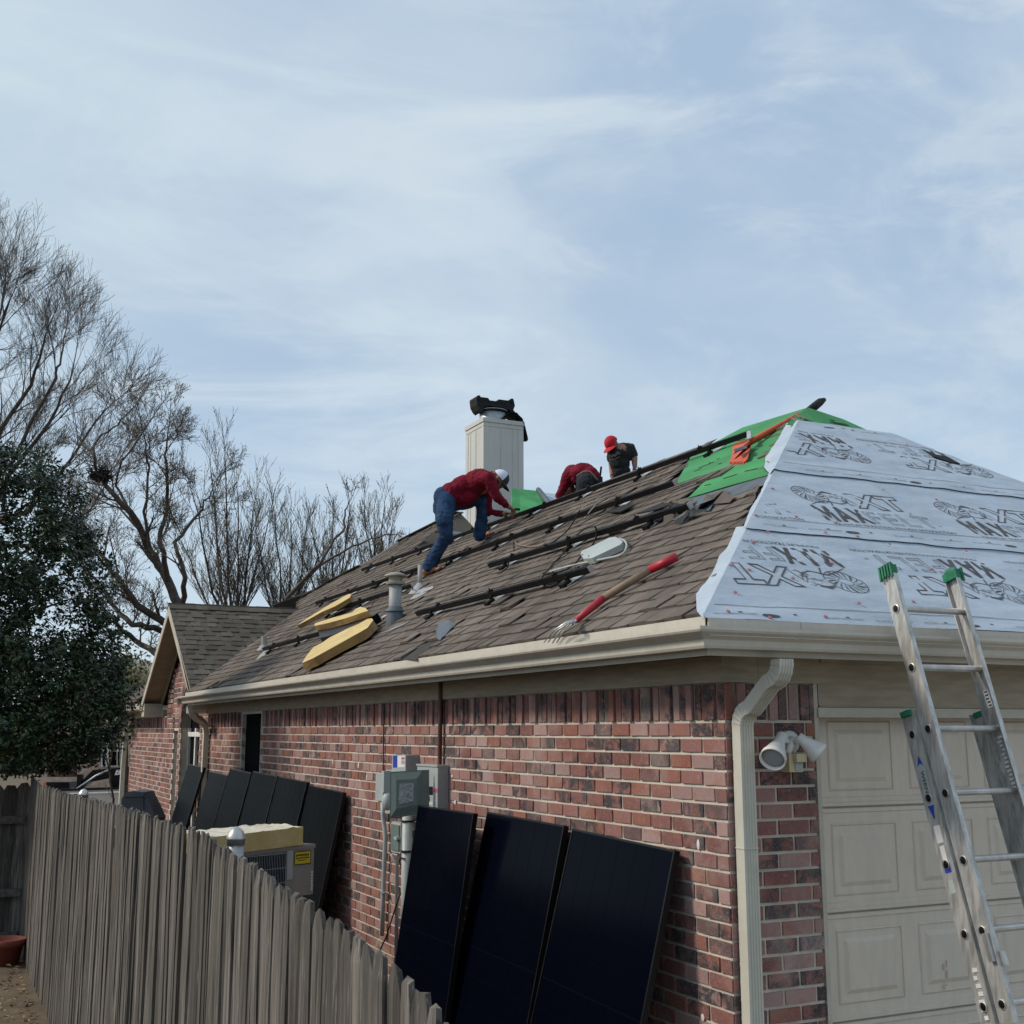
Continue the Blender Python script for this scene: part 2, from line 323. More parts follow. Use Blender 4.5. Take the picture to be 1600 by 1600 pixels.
b=MB(); b.add([(-60,57,-2.25),(60,57,-2.25),(60,71,-2.25),(-60,71,-2.25)],[(0,1,2,3)]); struct('lawn',b,'grass',fix=False)
b=MB()
for i in range(9000):
    x=-2.5-R.random()**1.3*9; y=R.uniform(2,15); z=gz(x,y)+R.uniform(.002,.03); a=R.random()*6.3; l=R.uniform(.012,.04); q=V((math.cos(a),math.sin(a),R.uniform(-.5,.5)))*l; p=V((-math.sin(a),math.cos(a),R.uniform(-.5,.5)))*l*.55; c=V((x,y,z))
    b.add([c-q,c-p+V((0,0,.004)),c+q,c+p],[(0,1,2,3)])
struct('leaf_litter',b,'litter','stuff',fix=False)

# ================================================================ HOUSE
house=empty('brick_house',(0,0,0),'red brick house with brown shingle roof being stripped and a beige garage door','house')
CH=.0813; BL=.2032
# -- mortar cores (with the holes of windows)
def core(name,rects,nrm_axis,mats='mortar'):
    b=MB()
    for a,c in rects: b.box(a,c)
    return b.build(name,mats,house)
wall=core('brick_wall',[((.008,.008,-.3),(.2,9.33,2.41)),((.008,9.33,-.3),(.2,10.33,.75)),((.008,10.33,-.3),(.2,12.36,2.41)),((.2,12.24,-.3),(.35,12.36,2.41))],0)
pier=core('brick_wall',[((.2,.008,-.3),(.56,.2,2.41)),((5.18,.008,-.3),(5.74,.2,2.41)),((5.55,.2,-.3),(5.74,20,2.5)),((.2,19.7,-.3),(5.6,19.9,2.5))],1)
XG=.06
def inwin(y,z):   # openings of the gable front
    if 13.25<y<14.75 and z<2.2: return True
    if z>=2.2 and (y-14.0)**2+(z-2.2)**2<.75**2: return True
    if (12.68<y<13.03 or 14.97<y<15.32) and z<2.16: return True
    return False
brickvars=[]
for k in range(6):
    b=MB(); h=.0338;l=.0942;d=.03; j=lambda a:R.uniform(-a,a)
    # front face at +X of local frame, irregular arris
    o=[(-.004,-l,-h),(-.004,l,-h),(-.004,l,h),(-.004,-l,h)]; fr=[(.008+j(.0018),sy*(l-.0025+j(.0018)),sz*(h-.002+j(.0013))) for sy,sz in((-1,-1),(1,-1),(1,1),(-1,1))]
    md=[(.008+j(.001),j(.01),-h+.002+j(.0012)),(.008+j(.001),j(.01),h-.002+j(.0012))]
    vs=o+fr+md
    b.add(vs,[(4,8,9,7),(8,5,6,9),(0,1,5,8,4),(1,2,6,5),(2,3,7,9,6),(3,0,4,7)])
    brickvars.append(b)
def brickplace(c,along,out,up,sl=1,sh=1,proud=0):
    m=M((( out.x,along.x*sl,up.x*sh,c.x+out.x*proud),(out.y,along.y*sl,up.y*sh,c.y+out.y*proud),(out.z,along.z*sl,up.z*sh,c.z+out.z*proud),(0,0,0,1)))
    return m
bricks=[]   # (depth key, matrix, var, wall)
def courses(y0,y1,z0,zt,fn,out,along,wl,base,skip=None,third=False,big=True):
    n=int(math.ceil((zt-z0)/CH))
    for k in range(n):
        zc=zt-(k+.5)*CH; off=(.1016 if k%2==0 else 0); y=y0; first=True
        while y<y1-.01:
            L=BL
            if first and off: L=BL-off
            if y+L>y1: L=y1-y
            first=False
            if L>.03:
                c=base+along*(y+L/2)+V((0,0,zc)); ok=not(skip and skip(y+L/2,zc))
                if ok: bricks.append((depth(c),brickplace(c,along,out,V((0,0,1)),(L-.0105)/(2*.0955),1,R.uniform(-.0015,.002)),R.randrange(6),wl,big))
            y+=L
def soldiers(y0,y1,out,along,wl,base,skip=None,zb=2.2,big=True):
    y=y0;i=0
    while y<y1-.02:
        L=min(.0667,y1-y); pr=.012 if (i%3==1 and R.random()<.8) else R.uniform(-.002,.003)
        c=base+along*(y+L/2)+V((0,0,zb+.0985))
        if not(skip and skip(y+L/2,zb+.1)): bricks.append((depth(c),brickplace(c,V((0,0,1)),out,along,(.188)/(2*.0965),(L-.009)/(.071),pr),R.randrange(6),wl,big))
        y+=L;i+=1
OX=V((-1,0,0));OY=V((0,-1,0))
w1skip=lambda y,z:9.30<y<10.36 and z>.75
courses(0,12.36,-.15,2.2,None,OX,V((0,1,0)),wall,V((.008,0,0)),w1skip)
soldiers(0,12.36,OX,V((0,1,0)),wall,V((.008,0,0)),w1skip)
courses(0,.575,-.15,2.2,None,OY,V((1,0,0)),pier,V((0,.008,0)))
soldiers(0,.575,OY,V((1,0,0)),pier,V((0,.008,0)))
courses(5.17,5.74,.1,2.2,None,OY,V((1,0,0)),pier,V((0,.008,0)),None,big=False); soldiers(5.17,5.74,OY,V((1,0,0)),pier,V((0,.008,0)),big=False)
# gable front and far wing
gw=MB()
def gcell(y0,y1,z0,z1): gw.box((XG+.008,y0,z0),(XG+.2,y1,z1))
gcell(12.36,12.68,-.3,2.4); gcell(13.03,13.25,-.3,2.2); gcell(14.75,14.97,-.3,2.2); gcell(15.32,19.9,-.3,2.4)
for yy in (12.68,14.97): gcell(yy,yy+.35,2.16,2.2)
for i in range(30):
    ya=12.5+i*.1; yb=ya+.1; zc=2.2+math.sqrt(max(0,.75**2-min(abs(ya-14),abs(yb-14))**2)); zt=2.4+ max(0,(2.1-abs((ya+yb)/2-14.45)))*.6
    gcell(ya,yb,max(2.2,zc),max(zt,zc+.02))
gwall=gw.build('brick_wall','mortar',house)
gskip=lambda y,z: inwin(y,z) or (z>2.4 and z>2.42+max(-1,(2.05-abs(y-14.45)))*.667)
nb=len(bricks)
courses(12.36,16.0,-.15,2.2+CH*14,None,OX,V((0,1,0)),gwall,V((XG+.008,0,0)),lambda y,z:gskip(y,z),big=False)
courses(16.0,19.9,-.15,2.2,None,OX,V((0,1,0)),gwall,V((XG+.008,0,0)),None,big=False); soldiers(16.0,19.9,OX,V((0,1,0)),gwall,V((XG+.008,0,0)),big=False)
courses(0,.3,-.15,2.4,None,OY,V((1,0,0)),gwall,V((XG,19.9,0)),None,big=False)
def hidden(m):
    p=m.translation; return (p.x<.1 and p.z<1.52 and (.15<p.y<4.1)) or p.z<.5 and p.x<.1 and p.y>1
bricks.sort(key=lambda t:(not t[4],hidden(t[1]),t[0]))
bme=[b.mesh('brick','brick_o') for b in brickvars]; big=bricks[:299]; rest={}
for d,m,k,wl,_ in big: place('brick',bme[k],m,wl)
for d,m,k,wl,_ in bricks[299:]: rest.setdefault(wl,[]).append((m,k))
for wl,ls in rest.items():
    b=MB()
    for m,k in ls: b.add([m@v for v in brickvars[k].v],brickvars[k].f)
    b.build('brick_courses','brick_a',wl,kind='stuff',fix=False)
# chalky mortar smears
b=MB()
for q in [(560,1196),(573,1215),(520,1190),(620,1205),(706,1213),(711,1254),(1091,1320),(1098,1590)]:
    p=px(*q,-.002); b.ell(p,(.004,0,0),(0,.014*R.uniform(.6,1.6),0),(0,0,.016*R.uniform(.6,1.8)),5,7)
b.build('mortar_smear','white',wall)
# -- window in the side wall, dark solar screen
w1=MB(); w1.box((.05,9.36,.78),(.07,10.30,2.36)); win=w1.build('window','screen',house)
b=MB()
for a,c in [((.0,10.30,.75),(.09,10.35,2.40)),((.0,9.31,.75),(.09,9.35,2.40)),((.0,9.35,2.362),(.09,10.3,2.40)),((.0,9.35,.745),(.09,10.3,.78))]: b.box(a,c)
b.build('window_frame','trim',win)
# -- gable windows
gws=MB(); gws.box((.22,13.25,.2),(.23,14.75,2.2)); poly=[V((.22,14+.75*math.cos(t),2.2+.75*math.sin(t))) for t in [math.pi*i/16 for i in range(17)]]; gws.prism(poly,(.01,0,0))
gwin=gws.build('window','screen',house)
b=MB()
for a,c in [((.18,13.25,.2),(.22,13.31,2.2)),((.18,14.12,.2),(.22,14.2,2.2)),((.18,14.69,.2),(.22,14.75,2.2)),((.17,13.25,2.07),(.22,14.75,2.14))]: b.box(a,c)
b.build('window_frame','white',gwin)
for ya in (12.68,14.97):
    q=MB().box((.2,ya,.2),(.21,ya+.35,2.16)).build('window','screen',house)
    b=MB().box((.14,ya,.2),(.2,ya+.045,2.16)).box((.14,ya+.305,.2),(.2,ya+.35,2.16)); b.build('window_frame','white',q)
b=MB()
for i in range(15):
    t0=math.pi*(i+.06)/15;t1=math.pi*(i+.94)/15
    pl=[V((XG-.004,14+r_*math.cos(t),2.2+r_*math.sin(t))) for r_,t in ((.76,t0),(.94,t0),(.94,t1),(.76,t1))]; b.prism(pl,(.02,0,0))
b.build('arch_bricks','brick_a',gwall,kind='stuff')
# -- frieze, soffit, fascia
b=MB(); b.box((-.02,-.02,2.395),(.2,5.2,2.53)); b.box((-.02,5.204,2.395),(.2,12.42,2.53)); b.build('frieze_board','taupe',house)
b=MB(); b.box((.202,-.02,2.395),(.603,.012,2.53)); b.box((.604,-.005,2.275),(5.17,.012,2.53)); b.box((.604,-.03,2.505),(5.8,-.008,2.53)); b.build('frieze_board','taupe',house)
b=MB(); b.box((-.285,-.285,2.533),(.02,12.43,2.545)); b.box((.02,-.285,2.533),(6.02,.02,2.545)); b.build('soffit','taupe',house)
b=MB(); b.box((-.30,-.30,2.505),(-.287,12.44,2.665)); b.box((-.286,-.30,2.505),(6.03,-.287,2.665)); b.box((6.015,-.286,2.505),(6.03,20.2,2.66)); b.build('fascia','trim',house)
b=MB(); b.box((-.30,12.36,2.40),(-.02,12.42,2.53)); b.build('frieze_return','white',house)
# wood grain seams of the boards above the garage door
b=MB(); b.box((.585,-.016,2.222),(5.17,.02,2.272)); b.box((.566,-.004,.13),(.592,.125,2.53)); b.box((5.14,-.004,.13),(5.18,.10,2.222)); b.box((.596,-.009,2.285),(.60,-.005,2.505));b.build('door_trim','trim',house)
# -- gutters
GP=[(0,0),(.055,0),(.062,.012),(.066,.04),(.092,.058),(.118,.072),(.124,.082),(.124,.097),(.112,.097),(.112,.088),(.108,.082),(.056,.046),(.050,.006),(.004,.006),(.004,.105),(0,.105)]
def gutter(pts_fn,n=2):
    b=MB()
    for a,c,out,mi_ in pts_fn:
        a=V(a);c=V(c);out=V(out); vs=[];k=len(GP)
        for P,ext in ((a[0:3],0),(c[0:3],1)):
            P=V(P)
            for gx,gzz in GP:
                vs.append(P+out*gx+V((0,0,gzz))-(c-a).normalized()*(gx*mi_ if ext==0 else 0))
        fs=[(j,(j+1)%k,k+(j+1)%k,k+j) for j in range(k)]+[tuple(range(k)),tuple(range(k,2*k))[::-1]]
        b.add(vs,fs)
    return b
g1=gutter([((-.302,-.302,2.535),(-.302,12.50,2.535),(-1,0,0),1)]).build('gutter','gutter',house)
g2=gutter([((-.302,-.302,2.5351),(6.1,-.302,2.5351),(0,-1,0),1)]).build('gutter','gutter',house)
g3=gutter([((-.29,16.75,2.515),(-.29,20.5,2.515),(-1,0,0),0)]).build('gutter','gutter',house)
b=MB(); b.box((-.42,12.5,2.535),(-.30,12.506,2.632)); b.build('end_cap','gutter',g1)
b=MB(); b.box((-.352,-.36,2.61),(-.346,12.3,2.684)); b.build('drip_edge','gutter',house)
b=MB(); b.box((-.36,-.398,2.59),(.18,-.392,2.674)); b.box((.184,-.397,2.59),(6.1,-.391,2.673)); b.build('drip_edge','gutter',house)
# far wing trim
b=MB(); b.box((-.28,16.5,2.50),(.2,20.2,2.512)); b.box((XG-.02,16.3,2.395),(XG+.1,19.95,2.50)); b.build('soffit','taupe',house)
b=MB(); b.box((-.292,16.7,2.50),(-.28,20.3,2.63)); b.build('fascia','trim',house)
# -- roof decks
def deck(name,polys,m='roofdeck',th=.03,dz=0): 
    b=MB()
    for p in polys: b.prism([V(q)+V((0,0,dz)) for q in p],(0,0,-th))
    return b.build(name,m,house)
GY=14.45; GZ=4.13; gxr=(GZ-ZE)/S1+EO
hipT=[S(718,801),S(681,819),S(625,847),S(565,885),S(512,912),S(470,936)]
side_poly=[(-.34,-.34,zs(-.34)),(RX,A1.y,ZR),(RX,12.2,zs(RX))]+[tuple(p) for p in hipT]+[(gxr,GY,zs(gxr)),(-.34,12.29,zs(-.34))]
roof=deck('roof',[side_poly],dz=-.012)
deck('roof_slope',[[(-.34,-.34,zf(-.34)),(6.08,-.34,zf(-.34)),(RX,A1.y,ZR)],[(RX,A1.y,ZR),(6.1,-.34,ZE),(6.1,20.2,ZE),(RX,20.2,ZR)]],dz=-.012)
A2=hipT[0]; rt=py(748,833,13.0)
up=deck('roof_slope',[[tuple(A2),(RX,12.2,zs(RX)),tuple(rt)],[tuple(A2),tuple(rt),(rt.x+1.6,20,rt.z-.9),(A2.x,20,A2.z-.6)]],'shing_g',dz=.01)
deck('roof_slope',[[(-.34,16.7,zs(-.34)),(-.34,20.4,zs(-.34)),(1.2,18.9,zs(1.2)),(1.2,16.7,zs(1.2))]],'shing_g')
sl=MB()
for i in range(9):
    x=-.34+i*.143*.83
    for j in range(12):
        y=16.7+j*.31; 
        if y<20.4-(x+.34): sl.obox((x+.06,y+.15,zs(x+.06)+.008),V((.065,0,.065*S1)),(0,.15,0),N1*.005)
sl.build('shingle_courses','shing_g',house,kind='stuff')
b=MB(); b.prism([py(q[0],q[1],12.9) for q in [(672,842),(700,829),(746,834),(744,850),(690,866)]],(0,.03,0)); b.build('white_flashing','felt',house)
# far slope with green underlay
b=MB(); b.prism([py(800,763,17),py(843,767,17),py(866,797,15),py(800,812,15)],(0,.05,-.03)); rr=b.build('rear_roof_slope','green_under',house)
b=MB(); b.prism([py(845,769,17.1),py(897,775,17.3),py(925,800,16),py(866,797,15.3)],(0,.05,-.03)); b.build('felt_cover','felt',rr)
b=MB(); b.tube([py(841,765,16.8),py(866,797,14.9)],.055,6); b.build('ridge_cap','tapegrey',rr)
# -- shingles on the side slope
EX=.143; TW=.176; CL=math.sqrt(1+S1*S1); dirS=V((1,0,S1)).normalized()
def pip(p,poly):
    c=False;n=len(poly);j=n-1
    for i in range(n):
        if (poly[i][1]>p[1])!=(poly[j][1]>p[1]) and p[0]<(poly[j][0]-poly[i][0])*(p[1]-poly[i][1])/(poly[j][1]-poly[i][1])+poly[i][0]: c=not c
        j=i
    return c
SP=[(p[0],p[1]) for p in side_poly]
greenpx=[(1168,664),(1266,632),(1262,640),(1229,662),(1218,682),(1196,714),(1194,731),(1203,741),(1075,778),(1096,757),(1140,738),(1154,725),(1055,756),(1079,714),(1105,697)]
GP2=[tuple(S(*q))[:2] for q in greenpx]
barepx=[(1075,779),(1202,742),(1195,756),(1140,776),(1078,792)]
BP2=[tuple(S(*q))[:2] for q in barepx]; ripx=[(632,1030),(648,1012),(668,1005),(682,1004),(668,1016),(652,1030)]; RP2=[tuple(S(*q))[:2] for q in ripx]
shv=[]
for k in range(5):
    b=MB(); a=EX+.02; t=.011+R.uniform(0,.004); wv=TW/2-.003*(1+k%3)
    j=lambda q:R.uniform(-q,q)
    vs=[(j(.003),-wv,t+j(.004)),(j(.003),0,t+j(.003)),(j(.003),wv,t+j(.004)),(a,-wv,.001),(a,0,.001),(a,wv,.001),(j(.002),-wv,-.006),(j(.002),0,-.006),(j(.002),wv,-.006)]
    b.add(vs,[(0,1,4,3),(1,2,5,4),(6,7,1,0),(7,8,2,1),(6,0,3),(8,5,2)]); shv.append(b)
sh=[]; row=0; s=0
while s<6.3:
    x=-.34+s/CL
    off=(row%2)*TW/2
    off=(row*.41%1)*TW+R.uniform(-.02,.02)
    for j in range(-3,110):
        y=-.45+off+j*TW+R.uniform(-.012,.012); cx=x+.06; 
        if cx<-.35 or not pip((cx,y),SP): 
            continue
        if pip((cx+.0,y),GP2) or pip((cx,y),RP2) or pip((cx,y),BP2): continue
        p=V((x,y,zs(x))); tilt=R.gauss(0,.006)
        lift=0 if R.random()>.05 else R.uniform(.0,.02)
        if pip((cx,y-.25),GP2) or pip((cx-.2,y),GP2): lift+=R.uniform(0,.02); tilt+=R.uniform(-.07,.07)
        m=M(((dirS.x,0,N1.x,p.x),(0,1,0,p.y),(dirS.z,0,N1.z,p.z+lift),(0,0,0,1)))@M.Rotation(tilt,4,'Z')@M.Rotation(-lift*2.5,4,'Y')
        sh.append((depth(p)+(1000 if (y-.09<x+.17) else 0),m,R.randrange(5)))
    s+=EX; row+=1
sh.sort(key=lambda t:t[0]); sme=[b.mesh('shingle','shing_o') for b in shv]
for d,m,k in sh[:298]: place('shingle',sme[k],m,roof)
b=MB()
for d,m,k in sh[298:]:
    vv=[m@v for v in shv[k].v]
    if d>900:
        vv=[V((v.x if v.x<v.y+.0 else (v.x+v.y)/2, v.y if v.x<v.y else (v.x+v.y)/2, v.z if v.x<v.y else v.z-S1*(v.x-v.y)/2)) for v in vv]
    b.add(vv,shv[k].f)
b.build('shingle_courses','shing_a',roof,kind='stuff',fix=False)
# underlay course starter along the eave & dark slots backing
# ridge caps on left hip
b=MB()
for i in range(len(hipT)-1):
    a=hipT[i];c=hipT[i+1];n=max(1,int((c-a).length/.2))
    for k in range(n):
        p=a.lerp(c,(k+.5)/n)+V((0,0,.012)); d=(c-a).normalized(); b.obox(p,d*.12,V((-d.y,d.x,0)).normalized()*.09,N1*.006)
b.build('ridge_shingles','shing_a',roof,kind='stuff')
# green underlay sheets (lie on the boards)
def sheetpoly(pxs,fn,h,nrm,th=.004):
    return MB().prism([fn(u,v,h) for u,v in pxs],nrm*(-th))
gr=sheetpoly([(1160,668),(1262,636.5),(1229,662),(1218,684),(1196,716),(1194,733),(1203,741),(1138,759),(1075,778),(1096,757),(1119,737),(1092,744),(1055,757),(1079,714),(1100,700)],S,.012,N1)
gr=tag(gr.build('green_underlayment','green_under'),'bright green underlayment sheet bared near the roof peak beside the orange shovel','underlayment','green underlayment sheets')
b=MB(); 
for i in range(34):
    u=R.uniform(1075,1245);v=R.uniform(650,770)
    p=S(u,v,.016)
    if pip((p.x,p.y),GP2) and p.x<RX-.35 and p.y>p.x+.12:
        d=(V((0,1,0))*R.uniform(.5,1)+dirS*R.uniform(-.25,.25)).normalized(); b.obox(p,d*R.uniform(.02,.11),d.cross(N1)*R.uniform(.001,.0022),N1*.002)
b.build('wrinkle_shade','roofdeck',gr,kind='stuff')  # dark strips painting the shade in the creases of the sheet
gf=sheetpoly([(1262,636.5),(1318,655),(1375,681),(1229,663)],F,.014,N2).build('green_underlayment','green_under')
tag(gf,'bright green underlayment triangle at the roof peak above the silver felt','underlayment','green underlayment sheets')
b=MB()
for q in [(1243,656,12),(1248,650,9),(1254,652,10)]: p=F(q[0],q[1],.018); b.obox(p,V((.02,0,0)),V((0,.03,.021)),N2*.003)
b.build('bare_board','ash',gf)
b=MB()
for i in range(16):
    p=F(R.uniform(1250,1325),R.uniform(656,676),.017)
    if pip(tuple(p)[:2],[tuple(F(*q))[:2] for q in [(1262,637),(1318,655),(1370,680),(1235,662)]]): b.obox(p,V((R.uniform(.03,.10),R.uniform(-.02,.02),0)),V((0,.0025,.002)),N2*.002)
b.build('wrinkle_shade','roofdeck',gf,kind='stuff')  # same dark strokes for crease shade, no modelled folds
b=MB().prism([S(u,v,.006) for u,v in [(1075,780),(1203,742),(1195,757),(1140,777),(1078,793)]],N1*-.004)
b.build('bare_shingle_strip','tapegrey',roof)
b=MB().prism([S(u,v,.008) for u,v in [(1056,757),(1155,726),(1141,739),(1098,757),(1075,763)]],N1*-.004); b.build('bare_shingle_strip','roofdeck',roof)
b=MB().prism([S(u,v,.004) for u,v in [(628,1031),(646,1012),(668,1004),(684,1003),(668,1017),(650,1031)]],N1*-.004); b.build('bare_shingle_strip','roofdeck',roof)
# torn, curled shingle scraps near the strip edge
b=MB()
for i in range(16):
    u=R.uniform(1010,1150); v=785-(u-1080)*.28+R.uniform(-6,16)
    p=S(u,v,.02); d=(V((0,1,0))*R.uniform(.3,1)+dirS*R.uniform(-1,1)).normalized(); e=d.cross(N1); l=R.uniform(.05,.15)
    b.add([p-d*l-e*.03,p+d*l-e*.04,p+d*l*.8+e*.05+N1*R.uniform(.01,.05),p-d*l*.7+e*.04+N1*R.uniform(0,.03)],[(0,1,2,3)])
one('torn_shingle_scraps',b,'shing_a','torn curled shingle scraps along the green underlayment edge','shingle scraps')
SC.objects['torn_shingle_scraps']['kind']='stuff'
# -- gable roof wing
gd=MB(); T=.03; GXR=-.25; ghw=(GZ-ZE)/.667
for sgn in (-1,1):
    ye=GY+sgn*ghw; pl=[(GXR,ye,ZE),(GXR,GY,GZ),(gxr,GY,GZ),(-.30 if sgn<0 else 2.0,ye+.0,ZE)]
    if sgn>0: pl=[(GXR,ye,ZE),(GXR,GY,GZ),(gxr+1,GY,GZ),(gxr+1,ye,ZE)]
    gd.prism(pl,(0,0,-T))
groof=gd.build('gable_roof','roofdeck',house)
b=MB(); NG=V((0,-.667,1)).normalized(); dg=V((0,1,.667)).normalized(); row=0; s=.02; SL=ghw*math.sqrt(1+.667**2)
gs=[]
while s<SL-.02:
    yy=GY-ghw+s/math.sqrt(1+.667**2); zz=ZE+.667*(yy-GY+ghw); x1=(zz-ZE)/S1+EO+.08; x=GXR-.02
    b.add([V((x,yy,zz))+NG*.006,V((x1,yy,zz))+NG*.006,V((x1,yy,zz))+dg*(EX+.01)+NG*.001,V((x,yy,zz))+dg*(EX+.01)+NG*.001,V((x,yy,zz))-NG*.004,V((x1,yy,zz))-NG*.004],[(0,1,2,3),(4,5,1,0)],R.uniform(.5,.7))
    x+=R.uniform(0,.12)
    while x<x1-.05:
        wd=R.uniform(.11,.26); xe=min(x+wd,x1-.01)
        b.add([V((x,yy-.004,zz))+NG*.014,V((xe,yy-.004,zz))+NG*.014,V((xe-.01,yy,zz))+dg*(EX+.004)+NG*.007,V((x+.01,yy,zz))+dg*(EX+.004)+NG*.007,V((x,yy,zz))-NG*.002,V((xe,yy,zz))-NG*.002],[(0,1,2,3),(4,5,1,0),(4,0,3),(5,2,1)])
        x=xe+R.uniform(.05,.2)
    s+=EX; row+=1
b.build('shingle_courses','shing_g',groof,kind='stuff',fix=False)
b=MB()
for i in range(14):
    x=GXR-.02+i*.2
    if x<gxr+.3:
        for sg in (-1,1): b.obox((x+.1,GY+sg*.06,GZ-.02+.004*(i%2)),(.105,0,0),V((0,.075,-sg*.05)),V((0,.02*sg,.03)).normalized()*.006)
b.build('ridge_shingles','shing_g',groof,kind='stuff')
# rake boards + soffits of the gable
b=MB()
for sg in (-1,1):
    a=V((GXR,GY+sg*(ghw+.04),ZE-.04)); t=V((GXR,GY,GZ-.01)); dn=V((0,0,-.15))
    b.prism([a,t,t+dn,a+dn*.9],(-.022,0,0))
b.build('rake_board','trim',groof)
b=MB()
for sg in (-1,1):
    a=V((GXR,GY+sg*ghw,ZE-.075)); t=V((GXR,GY,GZ-.075)); o=V((XG+.02-GXR,0,0)); b.add([a,t,t+o,a+o],[(0,1,2,3)])
    wb=V((XG-.02,GY+sg*(ghw),ZE-.08)); wt=V((XG-.02,GY,GZ-.08)); b.prism([wb,wt,wt+V((0,0,-.11)),wb+V((0,0,-.11))],(.02,0,0))
b.build('rake_soffit','taupe',groof,fix=False)
b=MB(); b.box((GXR,16.45,2.40),(XG-.002,16.72,2.62)); b.build('eave_return','trim',groof); MB().box((GXR-.002,12.2,2.45),(XG-.03,12.34,2.62)).build('eave_return','trim',groof)
# -- chimney
cc=py(755.6,652,18); CX,CY,CZ=cc.x,18.0,cc.z; CW=.97
b=MB(); b.box((CX+.01,CY+.01,3.5),(CX+CW-.01,CY+CW-.01,CZ-.02)); chim=b.build('chimney','offwhite',house)
b=MB()
for x0,y0 in ((CX,CY),(CX+CW-.13,CY),(CX,CY+CW-.13)):
    b.box((x0,y0,3.5),(x0+.13,y0+.13,CZ-.19))
b.build('corner_board','offwhite',chim)
b=MB(); b.box((CX-.02,CY-.02,CZ-.09),(CX+CW+.02,CY+CW+.02,CZ)); b.box((CX,CY,CZ-.18),(CX+CW,CY+CW,CZ-.092)); b.build('top_trim','offwhite',chim)
b=MB()
for k in range(1,5):
    if k%2==0: b.box((CX+.13+k*.142,CY-.0,3.6),(CX+.142+k*.142,CY+.02,CZ-.185)); b.box((CX-.0,CY+.13+k*.142,3.6),(CX+.02,CY+.142+k*.142,CZ-.185))
b.build('siding_batten','offwhite',chim)
fc=V((CX+.38,CY+.36,CZ-.08)); b=MB(); b.lathe(fc,(0,0,1),[(0,.29),(.02,.29),(.28,.29),(.285,.28)],28); fl=b.build('flue_collar','galv',chim,smooth=True)
b=MB(); b.lathe(fc+V((0,0,.24)),(0,0,1),[(0,.20),(.03,.27),(.09,.33),(.12,.30),(.15,.2)],28)
pz_=[(-.40,.30),(-.34,.25),(-.30,.36),(-.15,.40),(.15,.40),(.33,.36),(.38,.30),(.46,.29),(.47,.33),(.42,.38),(.46,.48),(.43,.60),(.36,.63),(.31,.58),(.06,.58),(.03,.53),(-.16,.53),(-.20,.58),(-.38,.58),(-.44,.61),(-.48,.55),(-.46,.40)]
b.prism([(fc.x+a,fc.y-.2,fc.z+c) for a,c in pz_],(0,.38,0))
b.lathe(fc+V((.38,-.22,.59)),(0,1,0),[(0,.045),(.42,.045)],10); b.lathe(fc+V((-.43,-.22,.57)),(0,1,0),[(0,.04),(.42,.04)],10)
ccp=one('chimney_cap',b,'blackcloth','black folded cap strapped on the flue of the white chimney','chimney cap')
MB().lathe(fc+V((0,0,.33)),(0,0,1),[(0,.335),(.012,.335)],28).build('rim','galv',ccp)
b=MB(); nn=9
vs=[]
for i in range(nn+1):
    for j in range(6):
        t=i/nn; x=CX+.45+t*.62; z=CZ+.03+(.16*math.sin(t*3.6) if t<.8 else .16*math.sin(2.88)-(t-.8)*2.2)+noise.noise(V((i*.7,j*.9,3)))*.05
        vs.append((x,CY-.03+j*.1,z))
b.add(vs,[(i*6+j,i*6+j+1,(i+1)*6+j+1,(i+1)*6+j) for i in range(nn) for j in range(5)])
vs2=[V(v)+V((0,0,-.03)) for v in vs]; b.add(vs2,[(i*6+j,(i+1)*6+j,(i+1)*6+j+1,i*6+j+1) for i in range(nn) for j in range(5)])
one('black_cloth',b,'blackcloth','crumpled black cloth hanging over the right edge of the chimney top','cloth')
# -- garage door
door=MB().box((.58,.13,.13),(5.16,.16,2.28)).build('garage_door','door',house)
pm=MB(); X0,X1=0,.45; H=.37
def ring(b,z0,z1,x0,x1,y0,x2,x3,z2,z3,y1):
    b.add([(x0,y0,z0),(x1,y0,z0),(x1,y0,z1),(x0,y0,z1),(x2,y1,z2),(x3,y1,z2),(x3,y1,z3),(x2,y1,z3)],[(0,1,5,4),(1,2,6,5),(2,3,7,6),(3,0,4,7)])
ring(pm,0,H,0,.45,0,.008,.442,.008,H-.008,-.006); ring(pm,.008,H-.008,.008,.442,-.006,.012,.438,.012,H-.012,.002)
ring(pm,.012,H-.012,.012,.438,.002,.045,.405,.045,H-.045,.002); ring(pm,.045,H-.045,.045,.405,.002,.07,.38,.07,H-.07,-.010)
pm.add([(.07,-.010,.07),(.38,-.010,.07),(.38,-.010,H-.07),(.07,-.010,H-.07)],[(0,1,2,3)])
pme=pm.mesh('raised_panel','door')
zt=2.287
for k in range(4):
    z1=zt-.537*k; z0=z1-.537
    b=MB(); pr=[(0,z0+.004),(-.012,z0+.010),(-.012,z0+.026),(-.006,z0+.030),(-.006,z0+.052),(0,z0+.056),(0,z1-.028),(-.007,z1-.024),(-.007,z1-.006),(0,z1-.002)]
    prof=[(.12+a,c) for a,c in pr]; vs=[(x,a,c) for x in (.58,5.16) for a,c in prof]+[(x,.14,c) for x in (.58,5.16) for c in (z1-.002,z0+.004)]
    n=len(prof); b.add(vs,[(j,j+1,n+j+1,n+j) for j in range(n-1)])
    sec=b.build('door_section','door',house,fix=False)
    for j in range(8):
        place('raised_panel',pme,M.Translation((.745+j*.566,.119,z0+.085)),sec)
b=MB()
